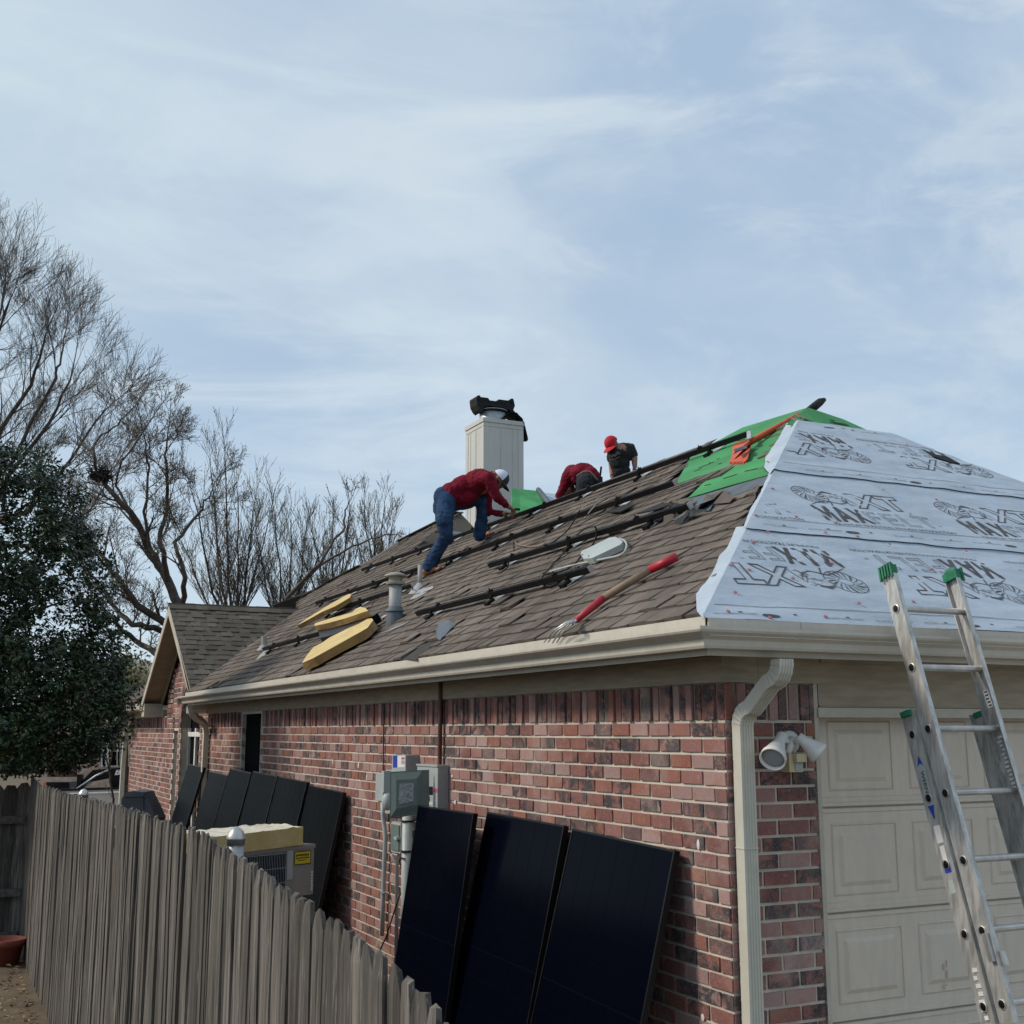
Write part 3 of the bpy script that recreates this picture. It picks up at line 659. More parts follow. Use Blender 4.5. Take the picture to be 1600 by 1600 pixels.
for q in [(1478,1520),(1482,1340)]:
    c=py(*q,.107)
    for i in range(10): b.ell(c+V((R.gauss(0,.008),.0,R.gauss(0,.035))),(.008*R.random()+.003,0,0),(0,.0015,0),(0,0,.02*R.random()+.006),5,7)
b.build('red_scrape','redpaint',door)
# -- downspouts
def rectprof(w,h,gro=True):
    p=[(-w,-h),(w,-h),(w,h)]
    if gro:
        for i in range(4):
            c=w*(.6-.4*i); p+=[(c+.16*w,h),(c+.08*w,h*.86),(c-.08*w,h*.86),(c-.16*w,h)]
    p+=[(-w,h)]; return p
def elbow(a,d0,d1,r,n=9):  # arc samples turning d0 to d1 from a
    d0=V(d0).normalized();d1=V(d1).normalized();pts=[V(a)];d=d0
    for i in range(1,n+1):
        d=d0.lerp(d1,i/n).normalized(); pts.append(pts[-1]+d*r/n)
    return pts
top=py(1222,1030,-.37)
bot=py(1160,1125,-.045); 
def spout(name,top,bot,zend,upv,w,h,mat='spout'):
    top=V(top);bot=V(bot); d=(bot+V((0,0,.12))-top-V((0,0,-.1))); d.normalize()
    p=[top]+elbow(top+V((0,0,-.01)),(0,0,-1),d,.15,10)
    q=elbow(bot+V((0,0,-.03)),(0,0,1),-d,.13,10); q=q[::-1]
    pts=p+q+[V((bot.x,bot.y,zend))]; sc=[1]+[1+.05*(i%2) for i in range(11)]+[1+.05*(i%2) for i in range(11)]+[1]
    b=MB(); b.sweep(pts,rectprof(w,h),upv,scl=sc); o=b.build(name,mat,house)
    b=MB(); b.obox((bot.x,bot.y,bot.z-.62),(w*1.08,0,0),(0,h*1.08,0),(0,0,.003)); b.build('joint_band',mat,o)
    return o
spout('downspout',top,bot,-.1,(0,-1,0),.041,.034)
t2=px(300,1108,-.35); b2=px(318,1150,-.05)
pts=[px(296,1104,-.35),px(298,1113,-.33),px(305,1121,-.26),px(314,1126,-.16),px(321,1133,-.08),px(322,1145,-.05),px(319,1200,-.05)]; pts.append(V((pts[-1].x,pts[-1].y,-.1)))
b=MB(); b.sweep(pts,rectprof(.038,.036,False),(-1,0,0)); b.build('downspout','spout',house)
pts=[px(180,1122,-.33),px(184,1130,-.25),px(192,1134,-.1),px(197,1142,-.0),px(192,1200,-.0)]; pts.append(V((pts[-1].x,pts[-1].y,-.3)))
b=MB(); b.sweep(pts,rectprof(.05,.04,False),(-1,0,0)); b.build('downspout','spout',house)
b=MB(); b.box((-.34,20.35,2.36),(-.22,20.55,2.56)); b.build('eave_end','white',house)
# -- vents on the roof
def vertvent(u,v,htop,r,m='vent'):
    base=S(u,v); b=MB(); return base
vb=S(617,972); hT=(970-893)/FL*depth(vb)/math.cos(PIT)*1.0
b=MB(); r=.062; b.lathe(vb+V((0,0,-.05)),(0,0,1),[(0,r),(hT-.06,r)],20); vp=b.build('vent_pipe','pvc',house,smooth=True)
b=MB(); b.lathe(vb+V((0,0,hT-.12)),(0,0,1),[(0,r*1.02),(.0,r*1.5),(.02,r*1.55),(.03,r*1.1),(.075,r*1.1),(.08,r*1.75),(.095,r*1.7),(.115,r*.9)],24); b.build('vent_cap','vent',vp)
b=MB(); b.lathe(vb+V((0,0,-.06)),(0,0,1),[(0,r*1.5),(.15,r*1.25),(.155,r*1.02)],20); b.lathe(vb+V((0,0,.10)),(0,0,1),[(0,r*1.45),(.012,r*1.4),(.05,r*1.02)],20); b.build('vent_collar','tapegrey',vp)
b=MB().prism([S(u,v,.014) for u,v in [(594,990),(640,970),(634,974),(612,984)]],N1*-.004); b.build('vent_flashing','galv',vp)
p2=S(656,921); b=MB(); b.lathe(p2,(0,0,1),[(0,.026),(.27,.026)],14); v2=b.build('vent_pipe','pvc',house,smooth=True)
b=MB(); b.lathe(p2+V((0,0,-.06)),(0,0,1),[(0,.13),(.06,.09),(.13,.03)],16); b.prism([S(u,v,.012) for u,v in [(640,937),(655,921),(678,914),(676,919),(664,927),(650,934)]],N1*-.004); b.build('vent_flashing','pvc',v2)
p3=S(412,1017); b=MB(); b.lathe(p3,(0,0,1),[(0,.035),(.2,.035)],12); b.lathe(p3,(0,0,1),[(0,.1),(.08,.04)],12); b.prism([S(u,v,.012) for u,v in [(399,1032),(410,1018),(420,1014),(412,1025)]],N1*-.004); b.build('vent_pipe','pvc',house)
b=MB(); fl=[(683,998),(681,984),(684,975),(693,970),(703,969),(712,976),(703,983),(696,992),(690,996),(688,1000)]
b.prism([S(u,v,.02+(.03 if i in(2,3,4) else 0)) for i,(u,v) in enumerate(fl)],N1*-.008); one('rubber_flashing',b,'tapegrey','grey rubber flashing flap lying loose on the shingles below the rails','flashing')

# ================================================================ SILVER FELT STRIPS
def fw(u,v,h=0):   # (x, distance up the slope) on the front slope
    y=EO+v/math.sqrt(1+S2*S2); w_=.006*noise.noise(V((u*2.6,v*4.2,1.3)))+.003*noise.noise(V((u*9,v*5,7.1)))+.006*noise.noise(V((u*1.2+v*3,v*9-u*2,4)))+.004*noise.noise(V((u*1.6-v,v*13+u*3,9)))
    return V((u,y,zf(y)))+N2*(h+w_)
hipL=[ [(-.34)], ]
def felt(v0,v1,left,h,name,label):
    # left: boundary pixels on the side slope (bottom to top) that wrap round the hip
    b=MB(); nv=int((v1-v0)/.028); nu=130
    vs=[];idx={}
    for j in range(nv+1):
        v=v0+(v1-v0)*j/nv; y=EO+v/math.sqrt(1+S2*S2); xl=(zf(y)-ZE)/S1+EO  # hip x
        xr=min(6.12,2*RX-xl)
        for i in range(nu+1):
            t=i/nu; u=xl+(xr-xl)*t; p=fw(u,v,h)
            if i==0: p=V((xl,y,zf(y)))+N2*h*.6+N1*h*.6
            vs.append(p)
    b.add(vs,[(j*(nu+1)+i,j*(nu+1)+i+1,(j+1)*(nu+1)+i+1,(j+1)*(nu+1)+i) for j in range(nv) for i in range(nu)])
    # wrap
    L=[S(u,v,h*.9) for u,v in left]; n=len(L); k=24; vs=[];m_=5
    def along(t):
        f=t*(n-1); i=min(int(f),n-2); return L[i].lerp(L[i+1],f-i)
    for j in range(k+1):
        t=j/k; v=v0+(v1-v0)*t; y=EO+v/math.sqrt(1+S2*S2); xl=(zf(y)-ZE)/S1+EO; hp=V((xl,y,zf(y)))+N2*h*.6+N1*h*.6; e=along(t)
        for i in range(m_+1): vs.append(hp.lerp(e,i/m_)+N1*(.006*noise.noise(V((j*.6,i*.8,h*90)))*(1 if 0<i else 0)+(0 if i<m_ else 0)))
    b.add(vs,[(j*(m_+1)+i,(j+1)*(m_+1)+i,(j+1)*(m_+1)+i+1,j*(m_+1)+i+1) for j in range(k) for i in range(m_)])
    return tag(b.build('roofing_felt','felt',None,True),label,'roofing felt','silver roofing felt strips')
f1_=felt(.05,1.16,[(1101,969),(1088,954),(1088,929),(1094,918),(1111,901),(1124,869),(1137.5,854),(1150,824)],.016,'a','lowest strip of silver printed roofing felt just above the front gutter')
f2_=felt(1.10,2.18,[(1162,822.5),(1168,806),(1175,790.6),(1185,775),(1192,760.6),(1202,738)],.026,'b','middle strip of silver printed roofing felt with upright lettering')
f3_=felt(2.10,3.27,[(1203,740),(1194,731),(1196,714),(1207,699),(1218,682),(1229,661)],.036,'c','topmost strip of silver printed roofing felt below the green triangle')
def textgeo(body,size,outline=0,bold=0,sx=1,shear=0,sp_=1.0):
    cu=bpy.data.curves.new('t','FONT'); cu.body=body; cu.size=size; cu.offset=bold; cu.shear=shear; cu.resolution_u=2; cu.space_character=sp_
    if outline: cu.fill_mode='NONE'; cu.bevel_depth=outline; cu.bevel_resolution=0
    o=bpy.data.objects.new('t',cu); SC.collection.objects.link(o); dg_=bpy.context.evaluated_depsgraph_get(); dg_.update()
    me=bpy.data.meshes.new_from_object(o.evaluated_get(dg_)); vs=[(v.co.x*sx,v.co.y,v.co.z) for v in me.vertices]; fs=[tuple(p.vertices) for p in me.polygons]
    bpy.data.objects.remove(o); bpy.data.curves.remove(cu); bpy.data.meshes.remove(me)
    x0=min(v[0] for v in vs); return [(x-x0,y,z) for x,y,z in vs],fs
def fit(t,w,h):
    vs,fs=t; X=max(v[0] for v in vs); Y0=min(v[1] for v in vs);Y=max(v[1] for v in vs); return [(x/X*w,(y-Y0)/(Y-Y0)*h,z) for x,y,z in vs],fs
def maxgeo():
    G=[[[(0,0),(0,1),(.22,1),(.5,.5),(.78,1),(1,1),(1,0),(.76,0),(.76,.58),(.55,.2),(.45,.2),(.24,.58),(.24,0)]],
       [[(0,0),(.38,1),(.5,1),(.5,.72),(.41,.42),(.5,.42),(.5,.22),(.34,.22),(.26,0)],[(1,0),(.74,0),(.66,.22),(.5,.22),(.5,.42),(.59,.42),(.5,.72),(.5,1),(.62,1)]],
       [[(0,0),(.33,.5),(0,1),(.28,1),(.5,.66),(.72,1),(1,1),(.67,.5),(1,0),(.72,0),(.5,.34),(.28,0)]]]
    vs=[];fs=[]
    for i,ps in enumerate(G):
        for p in ps:
            fs.append(tuple(range(len(vs),len(vs)+len(p)))); vs+=[(i*.135+x*.118,y*.2,0) for x,y in p]
    return vs,fs
TMAX=maxgeo(); TF=fit(textgeo('FELT',.25,.0022,sp_=1.15),.55,.17); TXT=fit(textgeo('XT',.25,.0042,.008,1,.12,1.1),.48,.24)
TSM=fit(textgeo('MAXIMUM TRACTION PROVEN SATISFACTION',.04),1.0,.026)
TSA=fit(textgeo('nail line  overlap here  synthetic roofing underlayment',.04),.5,.02); TTM=fit(textgeo('TM',.04),.03,.018)
def inslope(p): return True
def printunit(b,ux,vy,sg,h,vr,clipx=None):
    # ux,vy = left foot of the M in reading direction; sg=+1 upright, -1 upside down
    def put(t,dx,dy,hh=.0025):
        vs,fs=t; out=[]; okv=[]
        for x,y,z in vs:
            u=ux+sg*(x+dx); v=vy+sg*(y+dy); out.append(fw(u,v,h+hh+abs(z)*.0)); yy=EO+v/math.sqrt(1+S2*S2); xl=(zf(yy)-ZE)/S1+EO
            okv.append(xl<u<2*RX-xl and vr[0]<v<vr[1])
        fs=[f for f in fs if all(okv[i] for i in f)]
        if fs: b.add(out,fs)
    put(TMAX,0,0); put(TF,.40,.01); put(TXT,.43,.24); put(TSM,.02,-.055); put(TTM,.96,.05)
    # emblem: spoked wheel with a swirl of splashes
    def st(pts,wd=.005):
        wd*=.72
        vs=[];n=len(pts)
        for i,(x,y) in enumerate(pts):
            a=pts[max(0,i-1)];c=pts[min(n-1,i+1)];dx=c[0]-a[0];dy=c[1]-a[1];l=math.hypot(dx,dy)+1e-6; w_=wd*(1 if 0<i<n-1 else .4)
            vs+=[(x-dy/l*w_,y+dx/l*w_,0),(x+dy/l*w_,y-dx/l*w_,0)]
        put((vs,[(2*i,2*i+1,2*i+3,2*i+2) for i in range(n-1)]),0,0)
    cx,cy=.13,.38
    st([(cx+.125*math.cos(t*.3),cy+.125*math.sin(t*.3)*1.0) for t in range(22)],.004); st([(cx+.045*math.cos(t*.5),cy+.045*math.sin(t*.5)) for t in range(14)],.003)
    for k in range(16):
        t=k*.3927; q=t+.25; st([(cx+.055*math.cos(t),cy+.055*math.sin(t)),(cx+.095*math.cos(q),cy+.095*math.sin(q)),(cx+.118*math.cos(q+.15),cy+.118*math.sin(q+.15))],.005 if k%3 else .010)
    st([(cx+.12,cy+.06),(cx+.17,cy+.085),(cx+.23,cy+.07)],.022)
    rr_=random.Random(3)
    for k in range(14):
        x=.22+rr_.random()*.18;y=.27+rr_.random()*.17; st([(x,y),(x+rr_.uniform(.01,.04),y+rr_.uniform(-.02,.02)),(x+rr_.uniform(.03,.05),y-rr_.uniform(0,.03))],.004)
    st([(.02,.21),(.1,.26),(.2,.30),(.3,.27),(.38,.30),(.42,.38)],.006); st([(.20,.22),(.24,.30)],.014); st([(.40,.26),(.37,.34),(.41,.41),(.44,.33),(.45,.27)],.005); st([(.3,.4),(.33,.36),(.38,.37)],.005)
def lines(b,vlist,h,vr):
    for v in vlist:
        y=EO+v/math.sqrt(1+S2*S2); xl=(zf(y)-ZE)/S1+EO+.02; xr=min(5.9,2*RX-xl); n=80
        vs=[];
        for i in range(n+1):
            u=xl+(xr-xl)*i/n; vs+=[fw(u,v-.0022,h+.0028),fw(u,v+.0022,h+.0028)]
        b.add(vs,[(2*i,2*i+1,2*i+3,2*i+2) for i in range(n)])
def marks(b,v,h,u0,u1):
    u=u0;k=0
    while u<u1:
        y=EO+v/math.sqrt(1+S2*S2); xl=(zf(y)-ZE)/S1+EO
        if xl+.03<u<2*RX-xl-.32:
            if k%4==1:
                c=[(u+.055*math.cos(t*.45),v-.018+.014*math.sin(t*.45)) for t in range(14)]
                b.add([fw(x,yy,h+.003) for x,yy in c],[tuple(range(14))])
            else:
                vs,fs=TSA; b.add([fw(u+x*.5,v-.02+y_*.9,h+.003) for x,y_,z in vs],fs)
            c=[(u+.16+.013*math.cos(t*.785),v+.005+.006*math.sin(t*.785)) for t in range(8)]; b.add([fw(x,yy,h+.003) for x,yy in c],[tuple(range(8))])
        u+=.33;k+=1
for fo,h,vr,ux0,vy,sg,ln,mk in ((f1_,.016,(.07,1.12),.945,.90,-1,(.19,),.11),(f2_,.026,(1.2,2.14),1.28,1.34,1,(1.27,),1.19),(f3_,.036,(2.2,3.24),2.55,2.95,-1,(2.25,),2.17)):
    b=MB()
    for k in range(-3,5): printunit(b,ux0+k*1.235,vy,sg,h,vr)
    b.build('printed_lettering','print',fo,kind='stuff',fix=False)
    b=MB(); lines(b,ln,h,vr); marks(b,mk,h,-.3,5.5)
    if fo is f3_: marks(b,3.2,h,2.3,3.2)
    b.build('printed_edge_line','print',fo,kind='stuff',fix=False)
for fo,h,ls in ((f1_,.016,[(1177,848),(1171,890),(1142,883),(1239,903),(1342,942),(1149,925),(1138,955),(1290,963),(1203,965),(1300,880),(1427,940),(1456,889)]),(f2_,.026,[(1207,763),(1181,805),(1244,807),(1307,816),(1422,803),(1200,830),(1290,832),(1390,850),(1509,861),(1463,780),(1340,838)]),(f3_,.036,[(1332,672),(1417,695),(1290,700),(1380,765),(1200,722)])):
    for q in ls: MB().lathe(F(*q,h+.004),N2,[(0,.011),(.003,.010)],10).build('cap_nail','redcap',fo)
b=MB(); b.prism([F(u,v,.05) for u,v in [(1445,703),(1462,710),(1480,713),(1500,724),(1486,722),(1460,713)]],N2*-.01); b.build('lifted_fold','blackcloth',f3_)

# ================================================================ ROOF RAILS
def rail(a,c,label,w_=.018,hh=.023,h0=.042,n=None,near=True,footsp=1.22,f0=.35):
    a=S(*a,h0+hh);c=S(*c,h0+hh); d=(c-a).normalized(); L=(c-a).length; sd_=d.cross(N1).normalized()
    root=empty('mounting_rail',tuple(a),label,'roof rail','black mounting rails on the side roof slope')
    b=MB(); pr=[(-w_,-hh),(w_,-hh),(w_,hh),(w_*.45,hh),(w_*.45,hh*.5),(-w_*.45,hh*.5),(-w_*.45,hh),(-w_,hh)]
    vs=[p+sd_*x+N1*y for p in (a,c) for x,y in pr]; n_=len(pr)
    b.add(vs,[(j,(j+1)%n_,n_+(j+1)%n_,n_+j) for j in range(n_)]+[tuple(range(n_)),tuple(range(n_,2*n_))[::-1]]); b.build('beam','rail',root)
    s_=f0
    while s_<L-.1:
        p=a+d*s_-N1*(hh+h0); sl_=sd_*-1 if sd_.dot(dirS)>0 else sd_
        fo=MB(); fo.obox(p-dirS*.032+N1*.032,d*.024,dirS*.006,N1*.03); fo.obox(p-dirS*.06+N1*.022,d*.034,dirS*.036,N1*.016)
        ft=fo.build('foot','rail',root)
        fb=MB().prism([p-dirS*.075-d*.05+N1*.016,p-dirS*.075+d*.05+N1*.016,p+dirS*.17+d*.075+N1*.018,p+dirS*.17-d*.075+N1*.018],N1*-.004); fb.build('flashing_plate','alu',ft)
        s_+=footsp
    s_=f0*.6+.3
    while s_<L:
        p=a+d*s_+N1*(hh+.012); MB().obox(p-N1*.004,d*.016,sd_*.017,N1*.008).tube([p,p+N1*.018],.006,6).build('clamp','rail',root); s_+=1.05
    b=MB().obox(c+d*.004,d*.004,sd_*w_*1.1,N1*hh*1.1); b.build('end_cap','alu' if near else 'rail',root)
    return root
rail((566,890),(1171,677),'highest black roof rail running just under the ridge up to the green underlayment')
rail((494,942),(1055,754),'second black roof rail from the ridge, ending at the green underlayment')
rail((502,959),(645,914),'short black roof rail over the upper yellow foam piece, ending behind the vent pipe')
rail((765,883),(1078,790),'third black roof rail down, ending beside the torn shingles, right of the worker')
rail((412,1014),(592,964),'lowest left black roof rail crossing under the yellow foam pieces')
rail((652,958),(923,889),'lowest right black roof rail with a cut silver end, below the grey junction box')
# ---------------- cables
def cable(name,pts,r,label,m='rubber',cat='cable',fn=S,group='loose cables on the roof'):
    P_=[fn(u,v,h) for u,v,h in pts]; Q=[]
    for i in range(len(P_)-1):
        p0=P_[max(0,i-1)];p1=P_[i];p2=P_[i+1];p3=P_[min(len(P_)-1,i+2)]
        for k in range(6):
            t=k/6; Q.append(.5*((2*p1)+(p2-p0)*t+(2*p0-5*p1+4*p2-p3)*t*t+(3*p1-p0-3*p2+p3)*t**3))
    Q.append(P_[-1]); b=MB(); b.tube(Q,r,6); return one('cable',b,m,label,cat,group,True)
cable('c',[(906,797,.15),(893,820,.05),(880,835,.02),(862,848,.03),(850,852,.12)],.006,'black cable hanging from the second rail toward the third rail, right of the worker')
cable('c',[(930,790,.15),(922,799,.07),(913,810,.02)],.006,'short pale cable dangling below the second rail above the junction box','boxgrey')
cable('c',[(803,844,.02),(808,850,.03),(818,853,.03),(832,854,.02),(845,852,.05),(852,848,.12)],.006,'tan cable looping beside the left end of the third rail','ash')
cable('c',[(803,861,.01),(802,852,.02),(803,844,.02)],.005,'short black cable end pointing downslope left of the third rail')
cable('c',[(930,823,.15),(918,824,.13),(905,833,.10),(893,847,.04),(878,867,.03),(865,880,.02),(855,892,.03),(848,896,.05)],.006,'long black cable crossing from the third rail to the lowest rail')
cable('c',[(930,823,.15),(933,832,.08),(929,845,.03),(922,857,.02),(914,866,.02)],.007,'black cable dropping from the third rail into the junction box')
cable('c',[(968,842,.05),(976,845,.05),(979,855,.04),(970,867,.03),(945,873,.03),(915,879,.03),(885,886,.06),(860,893,.06)],.008,'grey cable curving out of the junction box and back along the lowest rail','boxgrey')
cable('c',[(908,869,.03),(895,884,.03),(876,893,.08),(852,897,.10),(847,905,.05),(849,913,.03),(862,915,.03),(880,905,.03),(905,885,.03)],.007,'tangled black cable looping over the lowest rail below the junction box')
cable('c',[(795,876,.10),(793,886,.03),(785,893,.02),(776,896,.02)],.006,'black cable end with a plug under the left end of the third rail')
cable('c',[(719,861,.13),(706,865,.10),(699,876,.04),(694,887,.02),(686,893,.02)],.006,'thin black cable curling past the boot of the worker in jeans')
cable('c',[(613,917,.10),(620,915,.12),(624,922,.04),(632,926,.02),(642,924,.02),(645,917,.08)],.006,'short black cable hanging at the right end of the short rail')
cable('c',[(586,935,.12),(582,945,.06),(576,954,.02)],.004,'thin black cable hanging beside the middle yellow foam piece')
b=MB(); b.prism([S(u,v,.06) for u,v in [(907,866),(909,861),(952,840),(962,839),(973,846),(969,851),(925,872),(912,873)]],N1*-.045)
jb=one('junction_box',b,'boxgrey','light grey plastic junction box lying on the shingles amid cables','junction box')
b=MB()
for q in [(911,869),(921,871)]: p=S(*q,.05); b.ell(p,V((.006,.022,0)),V((0,.01,.0)),N1*.018,6,8)
b.build('cable_port','black',jb); b=MB().prism([S(u,v,.03) for u,v in [(913,875),(970,852),(974,850),(972,854),(918,878)]],N1*-.012); b.build('lid_flange','pvc',jb)
# ---------------- foam pieces
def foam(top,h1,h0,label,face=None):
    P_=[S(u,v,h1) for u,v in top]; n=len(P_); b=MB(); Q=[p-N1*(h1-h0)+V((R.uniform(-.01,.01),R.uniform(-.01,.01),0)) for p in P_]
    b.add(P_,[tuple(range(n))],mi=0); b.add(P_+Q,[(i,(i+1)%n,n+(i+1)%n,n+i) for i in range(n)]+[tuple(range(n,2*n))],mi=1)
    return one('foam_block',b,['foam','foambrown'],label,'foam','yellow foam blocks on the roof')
foam([(465,977),(474,970),(488,961),(507,949),(528,937),(545,928),(549,929),(546,934),(524,947),(503,956),(480,969)],.15,.095,'thin yellow foam wedge, highest of the three on the roof, under the rail end')
foam([(491,978),(492,974),(520,965),(550,957),(556,951),(563,948),(571,950),(575,954),(540,966),(510,974)],.19,.125,'blunt yellow foam block, middle of the three, lying across the black rail')
foam([(472,1036),(476,1029),(484,1018),(490,1011),(502,1005),(515,996),(545,981),(574,967),(581,966),(583,969),(574,981),(562,988),(530,1006),(490,1028)],.12,.035,'longest yellow foam block, lowest of the three on the roof','x')
# ---------------- fork
fk=empty('garden_fork',tuple(S(960,920)),'red and wooden handled roofing fork lying on the shingles above the gutter','fork')
A_=S(1057,870,.05);B_=S(1016,890,.05);C_=S(942,935,.05);D_=S(901,969,.045)
MB().tube([A_,B_],[.027,.025],12).build('grip','red',fk,True); MB().tube([B_,C_],[.023,.024],12).build('handle','ash',fk,True); MB().tube([C_,D_],[.025,.017],12).build('socket','red',fk,True)
b=MB(); 
for i,(m1,e) in enumerate(zip([(886,972),(888,974),(891,975),(895,975)],[(850,1004),(856,1004),(863,1005),(870,1004)])):
    a=D_; c=S(*m1,.09); f_=S((m1[0]+e[0])/2-2,(m1[1]+e[1])/2-3,.06); b=MB(); b.tube([a,c,f_,S(*e,.012)],[.008,.0075,.006,.003],6); b.build('tine','alu',fk,True)
# ---------------- shovel
sv=empty('roofing_shovel',tuple(S(1160,700)),'orange roofing shovel with toothed blade and black grip leaning over the roof peak','shovel')
a=S(1170,692,.07); c=A1+V((-.03,-.03,.10)); tt=c+(c-a).normalized()*.05
d=(c-a).normalized(); nrm_=N1
e0=a.lerp(c,1.0)+d*.02; e1=pd(1264,640,depth(c)); L_=(e1-a).length; d=(e1-a).normalized(); 
MB().tube([a,a+d*L_],[.026,.024],12).build('shaft','orange',sv,True)
MB().tube([a+d*(L_-.02),a+d*(L_+.09),a+d*(L_+.18)+V((0,0,.012)),a+d*(L_+.25)+V((0,0,.012))],[.024,.036,.034,.018],12).build('grip','rubber',sv,True)
pl=[S(u,v,h) for u,v,h in [(1145,697,.03),(1170,690,.10),(1173,694,.06),(1168,715,.05),(1163,722,.02),(1140,722,.02),(1144,710,.03)]]
b=MB().prism(pl,N1*-.01); bl=b.build('blade','orange',sv)
b=MB()
for i in range(11):
    p=S(1141+i*2.2,722,.02); q=S(1139.5+i*2.2,727,.01); b.tube([p,q],[.008,.002],4)
for i in range(8):
    p=S(1147+i*2.2,697-i*.7,.03); q=S(1148.5+i*2.2,692-i*.7,.03); b.tube([p,q],[.008,.002],4)
b.build('teeth','orange',sv)
MB().prism([S(u,v,.10) for u,v in [(1146,702),(1167,695),(1167,700),(1148,706)]],N1*-.006).build('blade_slot','black',sv)
MB().prism([S(u,v,.115) for u,v in [(1166.5,674),(1173,673),(1173,684),(1167,686)]],N1*-.012).build('bracket','alu',sv)
# bundle of black plastic & grey flashing near third rail end
b=MB()
for i in range(12):
    p=S(R.uniform(1030,1075),R.uniform(790,806),.04); d_=V((0,1,0))*R.uniform(.05,.15)+dirS*R.uniform(-.05,.05); e_=dirS*R.uniform(.02,.06); b.add([p-d_,p+e_*.3-d_*.3+N1*.02,p+d_,p+d_*.2-e_-N1*.02,p-d_*.6-e_*.8],[(0,1,2,3,4)])
one('black_plastic',b,'black','crumpled black plastic tucked under the right end of the third rail','plastic')
b=MB(); b.prism([S(u,v,h) for u,v,h in [(1090,795,.01),(1093,788,.08),(1102,781,.03),(1116,779,.04),(1120,778,.01),(1108,797,.03),(1098,798,.01)]],N1*-.006); one('flashing_scrap',b,'tapegrey','bent grey flashing scrap beside the silver end of the third rail','flashing')
one('lifted_shingle',MB().prism([S(u,v,.055) for u,v in [(995,802),(1010,795),(1035,785),(1048,788),(1020,797)]],N1*-.01),'blackcloth','dark lifted shingle back just above the right half of the third rail','shingle','lifted shingles')
one('lifted_shingle',MB().prism([S(u,v,.04) for u,v in [(948,800),(975,788),(992,788),(970,799)]],N1*-.01),'blackcloth','dark lifted shingle back below the middle of the second rail','shingle','lifted shingles')
# yellow foam under lowest left rail: black box
b=MB(); b.prism([S(u,v,.12) for u,v in [(497,985),(545,972),(575,962),(590,958),(560,975),(520,992),(500,997)]],N1*-.09); one('black_tray',b,'black','black plastic tray between the two lower yellow foam blocks','tray')

# ================================================================ WORKERS
def blob(pieces,name,m,parent,vox=.011,sm=6,fac=.6,wr=0):
    b=MB()
    for p in pieces:
        if p[0]=='t':
            _,pts,rad=p; b.tube(pts,rad,14)
            for q,r_ in zip(pts,rad if not isinstance(rad,(int,float)) else [rad]*len(pts)): b.ell(q,(r_,0,0),(0,r_,0),(0,0,r_),8,12)
        else: b.ell(*p[1:],n=10,m=16)
    o=b.build(name,m,parent,True); md=o.modifiers.new('r','REMESH'); md.mode='VOXEL'; md.voxel_size=vox; md.use_smooth_shade=True
    if sm: s_=o.modifiers.new('s','SMOOTH'); s_.iterations=sm; s_.factor=fac
    dg_=bpy.context.evaluated_depsgraph_get(); me=bpy.data.meshes.new_from_object(o.evaluated_get(dg_)); old=o.data; o.modifiers.clear(); o.data=me; bpy.data.meshes.remove(old); me.name=name
    if wr:
        for v in me.vertices:
            p=v.co; q=V((p.x*9,p.y*9,p.z*17+3*noise.noise(p*4))); f=1-abs(noise.noise(q))*2.2; g_=1-abs(noise.noise(V((p.x*21,p.y*21,p.z*13))))*2; v.co+=v.normal*(wr*(max(0,f)**2*.9+.35*max(0,g_)**2-.45))
        me.update()
    me.materials.clear(); me.materials.append(K[m]); return o
def hand(wrist,tip,side,curl=.6,up=None):
    # pieces for a hand reaching from wrist to tip, palm width along side
    w_=V(wrist); d=(V(tip)-w_).normalized(); s_=V(side); s_=(s_-d*s_.dot(d)).normalized(); dn=d.cross(s_)
    if dn.z>0: dn=-dn
    P=[('t',[w_,w_+d*.05],[.026,.028]),('e',w_+d*.055,s_*.040,dn*.016,d*.05)]
    for i,(o,l) in enumerate([(-.03,.068),(-.01,.078),(.011,.073),(.031,.058)]):
        k=w_+d*.095+s_*o; a=(d*(1-curl*.5)+dn*curl*.6).normalized(); c=(d*(1-curl)+dn*curl).normalized(); e=(d*(.6-curl)+dn*(curl+.3)).normalized()
        P.append(('t',[k-d*.02,k+a*l*.45,k+a*l*.45+c*l*.32,k+a*l*.45+c*l*.32+e*l*.25],[.0105,.0095,.009,.008]))
    k=w_+d*.035-s_*.036; P.append(('t',[k,k+(d*.6-s_*.7+dn*.4).normalized()*.035,k+(d*.9-s_*.35+dn*.6).normalized()*.062],[.013,.011,.009]))
    return P
RTv=V((RT.x,RT.y,0)).normalized(); FWv=V((FW.x,FW.y,0)).normalized(); ZV=V((0,0,1))
